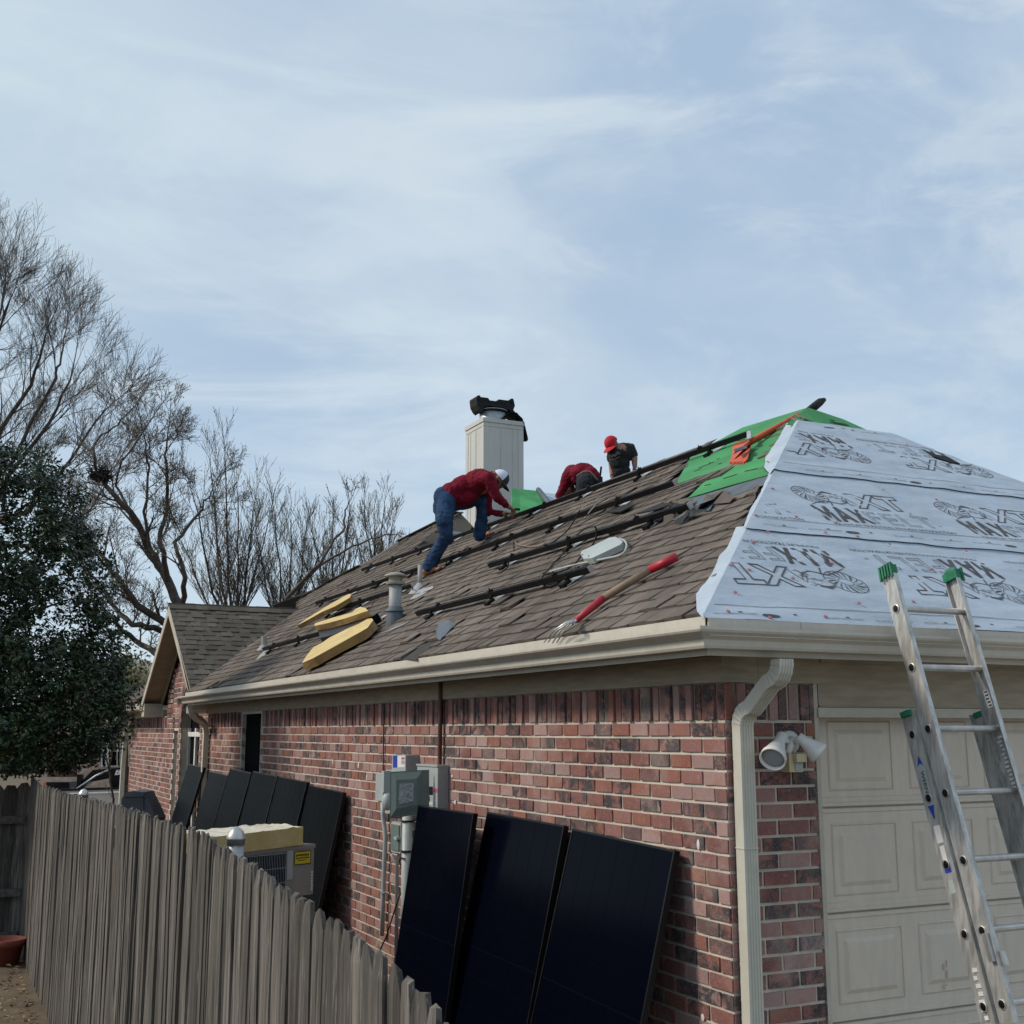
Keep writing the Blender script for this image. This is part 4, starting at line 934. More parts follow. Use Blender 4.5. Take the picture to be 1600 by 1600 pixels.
def cap(root,c,fwd,up,col,front,brimcol,s=1):
    fwd=V(fwd).normalized(); sd=fwd.cross(V(up)).normalized(); up=sd.cross(fwd).normalized()
    b=MB(); n=10;m_=18;vs=[]
    for i in range(n+1):
        f=math.pi/2*i/n
        for j in range(m_):
            t=2*math.pi*j/m_; vs.append(c+up*(.105*math.sin(f)*s)+(fwd*math.cos(t)*.105+sd*math.sin(t)*.088)*math.cos(f)*s)
    fs=[(i*m_+j,i*m_+(j+1)%m_,(i+1)*m_+(j+1)%m_,(i+1)*m_+j) for i in range(n) for j in range(m_)]
    mi=[1 if abs(((j+.5)*2*math.pi/m_+math.pi)%(2*math.pi)-math.pi)<.95 else 0 for i in range(n) for j in range(m_)]
    o0=len(b.v); b.add(vs,fs); b.mi=mi
    cp=b.build('cap',[col,front],root,True)
    b=MB(); vs=[]
    for i in range(5):
        for j in range(9):
            t=-1.0+2.0*j/8; r_=.095+.075*i/4*(math.cos(t*1.1)**.5 if math.cos(t*1.1)>0 else 0); vs.append(c+(fwd*math.cos(t)*r_*1.05+sd*math.sin(t)*r_*.85)*s+up*(.012-.010*(t*1.2)**2-.018*i/4)*s)
    fs=[(i*9+j,i*9+j+1,(i+1)*9+j+1,(i+1)*9+j) for i in range(4) for j in range(8)]
    b.add(vs,fs); b.add([v-up*.006 for v in vs],[f[::-1] for f in fs]); b.build('brim',brimcol,cp,True)
    return cp
def head(c,fwd,up,neck):
    fwd=V(fwd).normalized(); sd=fwd.cross(V(up)).normalized(); up=sd.cross(fwd).normalized()
    return [('e',c,fwd*.092,sd*.075,up*.105),('e',c-up*.055+fwd*.03,fwd*.062,sd*.055,up*.06),('e',c+fwd*.1-up*.015,fwd*.022,sd*.013,up*.02),('e',c+sd*.076-up*.01-fwd*.005,fwd*.02,sd*.01,up*.03),('e',c-sd*.076-up*.01-fwd*.005,fwd*.02,sd*.01,up*.03),
      ('e',c+fwd*.088-up*.055,fwd*.012,sd*.025,up*.008),('t',[c-up*.06-fwd*.02,neck],[.052,.058])]
# --- worker in blue jeans
f1p=S(676,893,.03); f2p=S(764,838,.03); d1=depth(f1p); d2=depth(f2p); dm=(d1+d2)/2
hip=pd(698,783,dm); 
hn=hip-FWv*.09; hf=hip+FWv*.09
kn=pd(697,838,d1-.10); an=pd(671,884,d1); kf=pd(752,783,d2+.02); af=pd(752,838,d2)
chest=pd(752,757,dm); wst=pd(714,768,dm); shn=pd(763,748,dm-.2); shf=pd(758,752,dm+.17); neck=pd(773,743,dm)
hc=pd(780,749,dm); 
eln=pd(776,776,dm-.22); wrn=pd(792,790,dm-.1); hnp=pd(804,797,dm-.02)
elf=pd(763,799,dm+.16); wrf=pd(786,803,dm+.08); hfp=pd(800,801,dm+.0)
hfwd=(RTv*.62+V((0,0,-.78))-FWv*.08).normalized(); hup=(RTv*.72+V((0,0,.66))).normalized()
W1=empty('person',tuple(f1p),'worker in maroon long sleeved shirt and blue jeans bending over the top rail','person')
body=[('t',[hip,wst,chest,neck],[.11,.11,.12,.05])]+head(hc,hfwd,hup,neck)+[('t',[shn,eln,wrn],[.045,.038,.028]),('t',[shf,elf,wrf],[.045,.038,.028]),('t',[hn,kn,an],[.06,.045,.035]),('t',[hf,kf,af],[.06,.045,.035])]+hand(wrn,hnp,FWv,.7)+hand(wrf,hfp,FWv,.6)
blob(body,'body','skin',W1,.0075,2,.5)
axd=(chest-hip).normalized(); nup=V((0,0,1)); nup=(nup-axd*nup.dot(axd)).normalized()
shirt=[('e',pd(722,762,dm),axd*.20,FWv*.175,nup*.135),('e',pd(745,754,dm),axd*.20,FWv*.205,nup*.15),('e',pd(705,772,dm),axd*.14,FWv*.165,nup*.14),('e',pd(728,776,dm),axd*.17,FWv*.15,nup*.11),('t',[chest,pd(770,745,dm)],[.12,.068]),
 ('t',[shn,eln,pd(790,788.5,dm-.11)],[.083,.060,.042]),('t',[shf,elf,pd(783,802.5,dm+.09)],[.08,.058,.042]),('t',[pd(750,750,dm-.12),shn],[.10,.085])]
blob(shirt,'shirt','redshirt',W1,.011,7,wr=.011)
jn=[('e',pd(695,779,dm),axd*.13,FWv*.17,nup*.145),('e',pd(691,787,dm),axd*.12,FWv*.165,V((0,0,1))*.15),('t',[hn,pd(694,812,d1-.12),kn,pd(682,863,d1-.03),pd(671,884,d1)],[.115,.105,.082,.075,.08]),('t',[hf,pd(726,783,(dm+d2)/2+.05),kf,pd(753,812,d2+.01),pd(749,836,d2)],[.115,.105,.086,.072,.076])]
blob(jn,'jeans','jeans',W1,.011,5,wr=.010)
def boot(a,t,root,m='leather'):
    d=(t-a).normalized(); up=(N1-d*N1.dot(d)).normalized(); s_=d.cross(up)
    blob([('e',a+up*.045,d*.06,s_*.042,up*.05),('e',a+d*.10+up*.035,d*.10,s_*.045,up*.035),('e',a+d*.2+up*.022,d*.065,s_*.036,up*.022),('t',[a+up*.03,a+ZV*.1],[.045,.04])],'boot',m,root,.008,3)
    MB().obox(a+d*.09+up*.0,d*.15,s_*.038,up*.008).obox(a-d*.03-up*.0,d*.035,s_*.034,up*.012).build('sole','sole',root)
boot(S(669,899,.012),S(691,889,.012),W1); boot(S(756,842,.012),S(781,832,.012),W1)
cap(W1,hc+hup*.012,hfwd,hup,'capwhite','navy','blackcloth',1.05)
sdv=hfwd.cross(hup).normalized()
blob([('e',hc-hup*.085+hfwd*.035,hfwd*.062,sdv*.06,hup*.04),('e',hc-hup*.04-hfwd*.0+sdv*-.05,hfwd*.05,sdv*.025,hup*.06),('e',hc-hup*.04+sdv*.05,hfwd*.05,sdv*.025,hup*.06)],'beard','beard',W1,.008,2)
MB().obox(pd(806,796,dm-.02),RTv*.05,FWv*.015,ZV*.012).build('power_tool','black',W1)
# --- worker bent away
db=15.9
W2=empty('person',tuple(pd(915,800,db)),'worker in maroon shirt and dark jeans bent double behind the ridge','person')
hp=pd(919,760,db); lb=pd(914,735,db+.25); ch=pd(893,737,db+.45); s2=pd(889,742,db+.38)
e2=pd(880,762,db+.35); w2=pd(872,778,db+.3); nk=pd(890,755,db+.6)
blob([('t',[hp,lb,ch,nk],[.10,.10,.10,.05]),('t',[s2,e2,w2],[.045,.038,.03]),('t',[pd(910,745,db+.55),pd(905,770,db+.6),pd(898,785,db+.6)],[.045,.038,.03]),('t',[pd(911,765,db-.02),pd(909,810,db),pd(909,850,db)],[.07,.05,.04]),('t',[pd(927,765,db-.02),pd(930,810,db),pd(930,850,db)],[.07,.05,.04])]+head(pd(888,768,db+.65),(0,-.2,-1),(-.9,0,-.2),nk)+hand(w2,w2+V((-.06,-.0,-.1)),FWv,.5)+hand(pd(898,785,db+.6),pd(896,795,db+.6),FWv,.5),'body','skin',W2,.009,2)
blob([('e',pd(911,738,db+.22),RTv*.17,FWv*.2,ZV*.125),('e',pd(921,745,db+.1),RTv*.14,FWv*.15,ZV*.14),('e',pd(897,741,db+.4),RTv*.15,FWv*.18,ZV*.13),('e',pd(905,748,db+.3),RTv*.12,FWv*.16,ZV*.10),('t',[s2,e2,pd(873,775,db+.3)],[.092,.066,.05]),('t',[pd(910,745,db+.55),pd(905,770,db+.6),pd(899,782,db+.6)],[.09,.066,.05])],'shirt','redshirt',W2,.012,6,wr=.010)
blob([('e',pd(918,757,db),RTv*.155,FWv*.13,ZV*.16),('e',pd(917,748,db+.08),RTv*.145,FWv*.14,ZV*.12),('t',[pd(911,770,db),pd(908,812,db),pd(908,848,db)],[.105,.085,.075]),('t',[pd(926,770,db),pd(931,812,db),pd(931,848,db)],[.105,.085,.075])],'jeans','darkjeans',W2,.012,5,wr=.010)
b=MB(); arc=[pd(901+t*33/8,746-9.5*math.sin(math.pi*(t+.6)/9.2)+(t>5)*(t-5)*2.2,db-.12) for t in range(9)]; b.tube(arc,.012,6); b.build('shirt_hem','ash',W2,True)
b=MB(); b.tube([pd(937,749,db-.1),pd(939.5,729,db-.1)],.014,8); b.obox(pd(938,751,db-.1),RTv*.03,FWv*.02,ZV*.05); b.build('hammer','black',W2)
# --- worker in red cap
dc=16.4
W3=empty('person',tuple(pd(970,800,dc)),'worker in red cap and black printed t-shirt standing behind the ridge','person')
h3=pd(956,694,dc); n3=pd(963,701,dc); hf3=(-RTv*.45-FWv*.45+V((0,0,-.75))).normalized(); hu3=(-RTv*.35-FWv*.2+V((0,0,.9))).normalized()
sr=pd(984,702,dc+.02); er=pd(991,716,dc-.02); wr=pd(992,729,dc-.08); sl3=pd(957,708,dc+.1)
el3=pd(955,724,dc+.1); wl3=pd(956,741,dc-.05); pel=pd(970,750,dc)
blob([('t',[pel,pd(970,725,dc),pd(971,706,dc),n3],[.11,.12,.12,.05])]+head(h3,hf3,hu3,n3)+[('t',[sr,er,wr],[.055,.048,.033]),('t',[sl3,el3,wl3],[.05,.04,.03]),('t',[pd(964,752,dc),pd(963,800,dc),pd(963,850,dc)],[.08,.06,.04]),('t',[pd(977,752,dc),pd(979,800,dc),pd(979,850,dc)],[.08,.06,.04])]+hand(wr,pd(990,740,dc-.12),FWv,.5)+hand(wl3,pd(957,750,dc-.12),FWv,.5),'body','skin',W3,.0085,2,.5)
blob([('e',pd(970,710,dc),RTv*.17,FWv*.13,ZV*.13),('e',pd(968,722,dc),RTv*.145,FWv*.14,ZV*.16),('e',pd(970,738,dc),RTv*.14,FWv*.13,ZV*.14),('t',[sr,pd(988.5,711,dc)],[.088,.072]),('t',[sl3,pd(955.5,717,dc+.1)],[.08,.07]),('t',[pd(975,700,dc),pd(965,700,dc)],[.075,.062]),('t',[pd(975,701,dc),sr],[.08,.085])],'t_shirt','blackcloth',W3,.012,6,wr=.009)
blob([('e',pd(970,752,dc),RTv*.145,FWv*.135,ZV*.13),('t',[pd(964,756,dc),pd(963,800,dc),pd(963,848,dc)],[.1,.085,.075]),('t',[pd(977,756,dc),pd(979,800,dc),pd(979,848,dc)],[.1,.085,.075])],'trousers','darkjeans',W3,.012,5)
cap(W3,h3+hu3*.012,hf3,hu3,'redcapm','redcapm','redcapm',1.05)
b=MB()
for k in range(9):
    u=953+k*1.9+R.uniform(-.4,.4); v=713-k*.55+R.uniform(-2,2); b.ell(pd(u,v,dc-.148+abs(k-4)*.004),RTv*R.uniform(.008,.018),FWv*.004,ZV*R.uniform(.012,.028),5,7)
b.tube([pd(954,719,dc-.15),pd(960,718,dc-.155),pd(968,714,dc-.15)],.007,6); b.build('shirt_print','shirtprint',W3)

# ================================================================ LADDER
KL=.28; LY0=-.5; LZ0=2.62
def lad(x,z,out=0): # point on ladder plane, out = toward camera
    n=V((0,-1,KL)).normalized()*-1
    return V((x,LY0-KL*(LZ0-z),z))+V((0,-1,KL)).normalized()*out
dl=V((0,KL,1)).normalized(); nl=V((0,-1,KL)).normalized()
def ladder():
    root=empty('extension_ladder',(.96,-1.3,.13),'aluminium extension ladder with green tip covers leaning on the front gutter','ladder')
    def railm(x,z0,z1,side,off):  # U channel, web outward
        b=MB(); a=lad(x,z0,off);c=lad(x,z1,off); s_=V((side,0,0)); hw=.043
        pr=[(0,-hw),(0,hw),(.028,hw),(.028,hw-.005),(.005,hw-.005),(.005,-hw+.005),(.028,-hw+.005),(.028,-hw)]
        vs=[p-s_*q[0]+nl*q[1] for p in (a,c) for q in pr]; n=len(pr)
        b.add(vs,[(j,(j+1)%n,n+(j+1)%n,n+j) for j in range(n)]+[tuple(range(n)),tuple(range(n,2*n))[::-1]])
        return b.build('side_rail','aludirty',root)
    XL,XR=.735,1.195; OB=-.098
    # fly section (upper, nearer the camera side here lower down) and base section behind-left
    rs=[railm(XL,.9,2.965,-1,0),railm(XR,.9,2.965,1,0)]
    rb=[railm(XL-.012,.15,2.27,-1,OB),railm(XR+.012,.15,2.27,1,OB)]
    z=2.757
    while z>.95:
        a=lad(XL-.004,z);c=lad(XR+.004,z); b=MB(); r_=.0165
        pr=[(r_*math.cos(t),r_*math.sin(t)) for t in [math.radians(q) for q in (0,30,60,90,120,150,180,215,250,290,325)]]
        vs=[p+nl*x+dl*y for p in (a,c) for x,y in pr]; n=len(pr); b.add(vs,[(j,(j+1)%n,n+(j+1)%n,n+j) for j in range(n)]); b.build('rung','alu',root)
        for xx,sgn in ((XL,-1),):
            MB().ell(lad(xx-.003,z-.002),(.003,0,0),nl*.017,dl*.018,6,12).build('rung_end','black',root)
            MB().lathe(lad(xx-.001,z-.002),(-1,0,0),[(0,.022),(.004,.022),(.005,.019)],16,cap=False).build('rung_collar','alu',root)
        z-=.297
    z=2.16
    while z>.2:
        MB().ell(lad(XL-.016,z,OB),(.003,0,0),nl*.017,dl*.018,6,12).build('rung_end','black',root)
        MB().lathe(lad(XL-.014,z,OB),(-1,0,0),[(0,.022),(.004,.022),(.005,.019)],16,cap=False).build('rung_collar','alu',root)
        a=lad(XL-.03,z,OB);c=lad(XR+.03,z,OB)
        z-=.297
    for x,s_ in ((XL,-1),(XR,1)):
        b=MB(); p=lad(x-s_*.012,2.95); b.obox(p,(.018,0,0),nl*.047,dl*.022); b.ell(p+dl*.02,(.018,0,0),nl*.046,dl*.026,8,12)
        for i in range(5): b.tube([p+nl*(.05-.02*i)+dl*.03+V((s_*.024,0,0)),p+nl*(.045-.02*i)-dl*R.uniform(.03,.05)+V((s_*.027,0,0))],.008,5)
        b.build('tip_cover','green_cap',root)
    MB().obox(lad(XL-.014,2.26,OB),(.016,0,0),nl*.030,dl*.014).build('end_cap','green_cap',root); MB().obox(lad(XR+.014,2.26,OB),(.014,0,0),nl*.030,dl*.014).build('end_cap','green_cap',root)
    # stickers on the base rail web (face -x)
    xs=XL-.0125
    def sticker(z0,z1,wd,m,off=OB,dx=0,name='sticker'):
        p=lad(xs-dx,(z0+z1)/2,off); return MB().obox(p,(.0008,0,0),nl*wd,dl*((z1-z0)/2)).build(name,m,root)
    sticker(1.78,2.03,.022,'boxgrey')
    t=fit(textgeo('WERNER',.05,0,.001),.15,.022); b=MB(); b.add([lad(xs-.0022,1.99,OB)-dl*x+nl*(y-.011) for x,y,z in t[0]],t[1]); b.build('lettering','print',root,fix=False)
    b=MB(); b.add([lad(xs-.002,zz,OB)+nl*q for zz,q in ((1.83,-.02),(1.83,.02),(1.765,0))],[(0,1,2)]); b.add([lad(xs-.002,zz,OB)+nl*q for zz,q in ((2.06,0),(2.01,.02),(2.025,0),(2.01,-.02))],[(0,1,2,3)]); b.build('lettering','blue',root,fix=False)
    sticker(1.66,1.74,.02,'white'); sticker(1.57,1.65,.014,'white'); sticker(1.53,1.56,.02,'blue'); sticker(1.44,1.5,.015,'boxgrey')
    b=MB(); 
    for i in range(9): p=lad(xs-.001,1.12-i*.032,OB); b.obox(p+nl*R.uniform(-.006,.006),(.0015,0,0),nl*R.uniform(.01,.018),dl*.009)
    b.build('worn_lettering','white',root)
    b=MB()
    for i in range(14): p=V((XR-.0075,0,0)); q=lad(XR-.0075,2.12-i*.02,.0); b.obox(q+nl*R.uniform(-.006,.006),(.0012,0,0),nl*R.uniform(.008,.015),dl*.006)
    b.build('worn_lettering','white',root)
    b=MB(); q=lad(XR-.0075,2.31,0); b.obox(q,(.001,0,0),nl*.018,dl*.045); st_=b.build('sticker','white',root)
    b=MB()
    for i in range(5): b.obox(lad(XR-.009,2.345-i*.017,0)+nl*R.uniform(-.004,.004),(.001,0,0),nl*.009,dl*.004)
    b.build('lettering','print',root)
    b=MB(); b.obox(lad(XL+.01,1.20,.02),(.03,0,0),nl*.012,dl*.06); b.obox(lad(XL+.03,1.15,.03),(.012,0,0),nl*.03,dl*.03); b.build('rung_lock','alu',root)
ladder()

# ================================================================ FLOOD LIGHT
fl_=empty('security_light',tuple(py(1236,1165,0)),'twin white security floodlight with cream motion sensor on the brick pier','floodlight')
pc=py(1231,1160,-.0); MB().lathe(pc,(0,-1,0),[(0,.06),(.02,.06),(.03,.045),(.04,.03)],20).build('mount_plate','white',fl_,True)
def lamp(back,front,rb,rf):
    back=V(back);front=V(front);ax=front-back;L=ax.length
    h=MB().lathe(back,ax,[(0,rb*.9),(.004,rb),(L*.32,rb*1.1),(L*.42,rb*1.35),(L*.8,rf*.92),(L*.86,rf),(L,rf*1.03),(L,rf*.95),(L*.9,rf*.9)],28,cap=False); h.lathe(back,ax,[(0,.001),(0.0,rb*.9)],28,cap=False)
    o=h.build('lamp_shade','white',fl_,True); g=MB().ell(back+ax*.9,V(ax).orthogonal().normalized()*rf*.9,ax.normalized().cross(V(ax).orthogonal().normalized())*rf*.9,ax.normalized()*.008,6,20); g.build('lens','pvc',o,True)
lamp(py(1222,1149,-.09),py(1207,1187,-.19),.026,.063); lamp(py(1247,1151,-.09),py(1281,1178,-.15),.026,.058)
MB().tube([pc+V((0,-.03,0)),py(1222,1156,-.075)],.014,8).tube([pc+V((0,-.03,0)),py(1247,1158,-.075)],.014,8).tube([pc+V((0,-.04,.02)),py(1231,1178,-.06)],[.024,.016],10).ell(py(1220,1154,-.08),(.018,0,0),(0,.018,0),(0,0,.018)).ell(py(1246,1158,-.08),(.018,0,0),(0,.018,0),(0,0,.018)).build('arm','white',fl_,True)
K['cream']=mat('cream_plastic',(.60,.52,.32),(.56,.48,.29),.5,5)
sp=py(1240,1192,-.07); b=MB().box((sp.x-.043,sp.y-.02,sp.z-.045),(sp.x+.043,sp.y+.05,sp.z+.045)); se=b.build('motion_sensor','cream',fl_); MB().prism([(sp.x-.02,sp.y-.021,sp.z+.005),(sp.x+.045,sp.y-.021,sp.z+.005),(sp.x+.045,sp.y-.021,sp.z+.045),(sp.x-.02,sp.y-.021,sp.z+.045)],(0,-.03,0)).build('sensor_hood','cream',se); MB().box((sp.x-.01,sp.y-.026,sp.z-.038),(sp.x+.035,sp.y-.02,sp.z+.003)).build('sensor_window','boxgrey',se)

# ================================================================ ELECTRICAL GEAR
def wb(uL,uM,uR,v0,v1,m,name,parent,mside=None):   # box on the side wall: wall-side near edge uR, outer near edge uM, outer far edge uL
    y0=px(uR,v0,0).y; e=py(uM,v0,y0); x1=e.x; z1=e.z; z0=py(uM,v1,y0).z; y1=px(uL,v0,x1).y
    o=MB().box((x1,y0,z0),(0,y1,z1)).build(name,m,parent)
    if mside: MB().box((x1+.002,y0-.003,z0+.003),(-.001,y0-.0005,z1-.003)).build('shaded_side',mside,parent)  # thin sheet over the near face, its darker grey stands in for shade
    return o,x1,y0,y1,z0,z1
def face(x,us,m,name,parent): return MB().add([px(u,v,x) for u,v in us],[(0,1,2,3)]).build(name,m,parent)
mt=empty('electric_meter',tuple(px(640,1240,0)),'dark grey electric meter cabinet with its cover and pipe mast on the brick wall','meter')
bx,x1,y0,y1,z0,z1=wb(603,645,655,1206,1276,'boxgrey','cabinet',mt)
hg=px(661,1203,-.17); q=[py(610,1206,hg.y+.10),hg,py(661,1268,hg.y),py(609,1279,hg.y+.10)]
cv=MB(); cv.prism(q,(.05,.0,0)); cvo=cv.build('cover','meter',mt)
cen=sum(q,V((0,0,0)))/4; nq=(q[1]-q[0]).cross(q[3]-q[0]).normalized()
if nq.dot(CAM-cen)<0: nq=-nq
MB().add([cen+(p-cen)*.94+nq*.003 for p in q]+[cen+(p-cen)*.62+nq*.020 for p in q],[(0,1,5,4),(1,2,6,5),(2,3,7,6),(3,0,4,7),(4,5,6,7)]).build('cover_face','meter',cvo)
MB().add([cen+(p-cen)*.45+nq*.023 for p in q],[(0,1,2,3)]).build('label','pvc',cvo)
b=MB()
for i in range(26):
    a_=R.uniform(-.4,.4);b_=R.uniform(-.4,.4); e1=(q[1]-q[0]);e2=(q[3]-q[0]); c_=cen+e1*a_*.5+e2*b_*.5+nq*.025; b.obox(c_,e1.normalized()*R.uniform(.005,.018),e2.normalized()*R.uniform(.002,.012),nq*.0008)
b.build('wiring_print','boxgrey',cvo,kind='stuff')
b=MB(); b.ell(px(606,1252,-.15),V((.05,0,0)),V((0,.05,0)),(0,0,.075)); b.build('meter_dial','boxgrey',mt,True)
b=MB(); m0=px(605,1222,-.15); b.box((-.19,m0.y-.03,m0.z-.08),(-.13,m0.y+.03,m0.z+.09)); b.build('meter_bracket','boxgrey',mt)
mx=px(637,1290,-.09); b=MB(); b.tube([(-.09,mx.y,1.62),(-.09,mx.y,-.12)],.045,16); b.build('mast_pipe','boxgrey',mt,True)
for v in (1283,1330): c_=px(637,v,-.09); MB().tube([(-.09,c_.y,c_.z-.008),(-.09,c_.y,c_.z+.008)],.052,16).build('pipe_strap','rubber',mt)
bb,x2,ya,yb_,za,zb_=wb(612,626,633,1286,1334,'boxgrey','switch_box',mt); MB().box((x2-.012,ya+.012,za+.02),(x2,yb_-.012,zb_-.02)).build('switch_lid','meter',bb); MB().obox((x2-.02,ya+.03,(za+zb_)/2),(.016,0,0),(0,.03,0),(0,0,.01)).build('switch_handle','boxgrey',bb)
sp2=px(622,1360,-.06); b=MB(); b.tube([(-.12,sp2.y,za),(-.07,sp2.y,za-.06),(-.06,sp2.y,-.12)],.016,8); b.build('small_conduit','boxgrey',mt,True)
bb=empty('breaker_box',tuple(px(640,1186,0)),'small grey box with blue and white sticker above the meter','electrical box')
o_,x1,y0,y1,z0,z1=wb(613,634,655,1180,1206,'boxgrey','cabinet',bb,'pvc'); xf=x1-.002
face(xf,[(614,1181),(620.5,1180.5),(620.5,1199),(614,1199.5)],'blue','blue_sticker',bb); face(xf,[(621,1181),(633,1180.5),(633,1199),(621,1199)],'white','white_sticker',bb)
face(xf-.001,[(627,1183),(632,1183),(632,1186.5),(627,1187)],'pink','red_mark',bb); face(xf-.001,[(627,1188),(632,1188),(632,1194),(627,1194)],'pvc','code_patch',bb)
pb=empty('panel_box',tuple(px(680,1235,0)),'tall grey electrical disconnect box right of the meter behind the first panel','electrical box')
o_,x1,y0,y1,z0,z1=wb(652,684,701,1198,1300,'boxgrey','cabinet',pb,'pvc'); xf=x1-.002
MB().box((x1-.008,y0-.006,z1-.002),(0,y1+.006,z1+.012)).build('hood','boxgrey',pb)
for m_,qs,k_ in (('pink',[(662,1231),(684,1232),(684,1238),(662,1237)],0),('black',[(665,1229),(676,1229),(676,1242),(665,1242)],.001),('black',[(667,1244),(671,1244),(671,1252),(667,1252)],.001),('white',[(668,1253),(678,1253),(678,1258),(668,1258)],.001)): face(xf-k_,qs,m_,'warning_label',pb)
bc=empty('junction_box',tuple(px(598,1230,0)),'narrow grey junction box left of the meter with conduit running down','electrical box')
wb(587,599,602,1210,1252,'boxgrey','cabinet',bc)
b=MB(); b.tube([px(598,1253,-.05),px(598,1275,-.05),px(601,1295,-.04),px(602,1310,-.04),px(598.5,1400,-.04),px(597,1462,-.04)],.019,10); b.build('conduit','boxgrey',bc,True); MB().obox(px(600,1395,-.045),(.02,0,0),(0,.035,0),(0,0,.006)).build('conduit_strap','galv',bc)
b=MB(); b.tube([px(688.5,1062,-.03),px(687,1195,-.03)],.017,10); b.tube([px(694,1062,-.01),px(693,1197,-.01)],.004,6); one('brown_conduit',b,'rust','rusty brown pipe running from the frieze down to the disconnect box','pipe')
b=MB(); b.tube([px(600.5,1073,-.01),px(598.5,1206,-.01)],.005,6); one('black_cable',b,'rubber','thin black cable hanging straight down the brick wall above the narrow junction box','cable')
wb_=empty('white_box',tuple(px(650,1300,0)),'white switch box half hidden behind the leftmost of the three big panels','electrical box'); wb(644,662,668,1287,1352,'white','cabinet',wb_); MB().obox(px(647,1300,-.105),(.006,0,0),(0,.018,0),(0,0,.010)).obox(px(646.5,1304,-.11),(.008,0,0),(0,.008,0),(0,0,.03)).build('handle','black',wb_); MB().obox(px(648,1325,-.102),(.002,0,0),(0,.04,0),(0,0,.006)).build('red_stripe','red',wb_)
b=MB(); b.tube([px(633,1342,-.15),px(626,1340,-.14),px(624,1346,-.12),px(630,1365,-.10),px(630,1385,-.1),px(619,1415,-.08),px(611,1440,-.1),px(603,1465,-.12),px(590,1492,-.15)],.006,6); one('black_cable',b,'rubber','black cable drooping from the switch under the meter to the ground','cable')

# ================================================================ LEANING SOLAR PANELS
def solar(yc,ztop,wid,label,glass='glass',zb=-.10,lean=.225,roll=0,group='big',xt=-.035):
    L=math.hypot(ztop-zb,(ztop-zb)*lean); t=.035
    c=V((xt,yc,ztop)); dn=V((-lean,roll,-1)).normalized(); sd=V((0,1,0)); sd=(sd-dn*sd.dot(dn)).normalized(); nn_=dn.cross(sd); 
    if nn_.x>0: nn_=-nn_
    root=empty('solar_panel',tuple(c+dn*L),label,'solar panel',group)
    h=wid/2; b=MB(); m_=c+dn*L/2
    for s_ in (-1,1): b.obox(m_+sd*s_*(h-.006)-nn_*t/2*-1,sd*.006,dn*L/2,nn_*t/2)
    for s_,q in ((0,c+dn*.006),(1,c+dn*(L-.006))): b.obox(q+nn_*t/2,sd*(h-.012),dn*.006,nn_*t/2)
    b.build('frame','black',root)
    b=MB(); b.obox(m_+nn_*(t-.006),sd*(h-.012),dn*(L/2-.012),nn_*.003); gl=b.build('glass',glass,root)
    b=MB()
    for i in range(1,10):
        if i!=5: b.obox(c+dn*(L*i/10)+nn_*(t-.0025),sd*(h-.015),dn*.0008,nn_*.0003)
    b.obox(m_+nn_*(t-.0025),sd*(h-.015),dn*.004,nn_*.0003)
    for i in range(1,6): b.obox(m_+sd*(-h+wid*i/6)+nn_*(t-.0025),sd*.0008,dn*(L/2-.015),nn_*.0003)
    b.build('cell_grid','cellgrid',root)
    return root
K['cellgrid']=flat('cell_grid',(.003,.0042,.010),.3,1.1)
G1='three big solar panels leaning near the house corner'
pa_=px(660,1257,-.185);pb_=px(747,1273,-.185)
solar((pa_.y+pb_.y)/2,(pa_.z+pb_.z)/2,pa_.y-pb_.y,'leftmost of the three big dark solar panels, beside the electric meter','glass',lean=.15,roll=.0,group=G1,xt=-.185)
solar((2.72+1.57)/2,1.59,1.13,'middle of the three big dark solar panels leaning on the brick wall','glass',lean=.22,roll=.015,group=G1)
solar((1.49+.37)/2,1.555,1.12,'rightmost of the three big dark solar panels, nearest the downspout','glass',lean=.25,roll=.03,group=G1)
G2='row of solar panels leaning behind the air conditioner'
for yc,zt_,wd,ln,lab in [(6.47,1.60,1.13,.20,'nearest dark panel of the far row, right behind the condenser unit'),(7.66,1.65,1.13,.22,'second nearest dark panel of the far row behind the condenser'),(8.82,1.67,1.12,.23,'third nearest dark panel of the far row, under the tall dark window edge'),(10.02,1.67,1.12,.24,'fourth panel of the far row, below the tall dark window'),(11.25,1.60,1.12,.25,'fifth panel of the far row, right of the left downspout'),(12.75,1.66,1.12,.26,'last and leftmost panel of the far row, in front of the arched window')]:
    solar(yc,zt_,wd,lab,'glass_grey',lean=ln,roll=.02,group=G2)

# ================================================================ CONDENSER, FOAM ON IT
P0=px(491,1320,-.72); ang=1.12; dx_=V((math.sin(ang),math.cos(ang),0)); dy_=V((-dx_.y,dx_.x,0)); Wd=.86;Dp=.34;Hh=.40
if dy_.y<0: dy_=-dy_
ac=empty('air_conditioner',(P0.x-.4,P0.y,-.12),'grey outdoor air conditioner unit with yellow warning sticker beside the fence','air conditioner')
cA=P0-dx_*Wd/2+dy_*Dp/2-V((0,0,Hh/2)); b=MB(); b.obox(cA,dx_*Wd/2,dy_*Dp/2,V((0,0,Hh/2-.02))); b.build('casing','ac',ac)
b=MB(); b.obox(cA+V((0,0,Hh/2-.008)),dx_*(Wd/2+.008),dy_*(Dp/2+.008),V((0,0,.014))); b.build('lid','ac',ac)
fr=P0-V((0,0,Hh/2)); gx=lambda a,z,o=.004: P0-dx_*a-V((0,0,z))-dy_*o
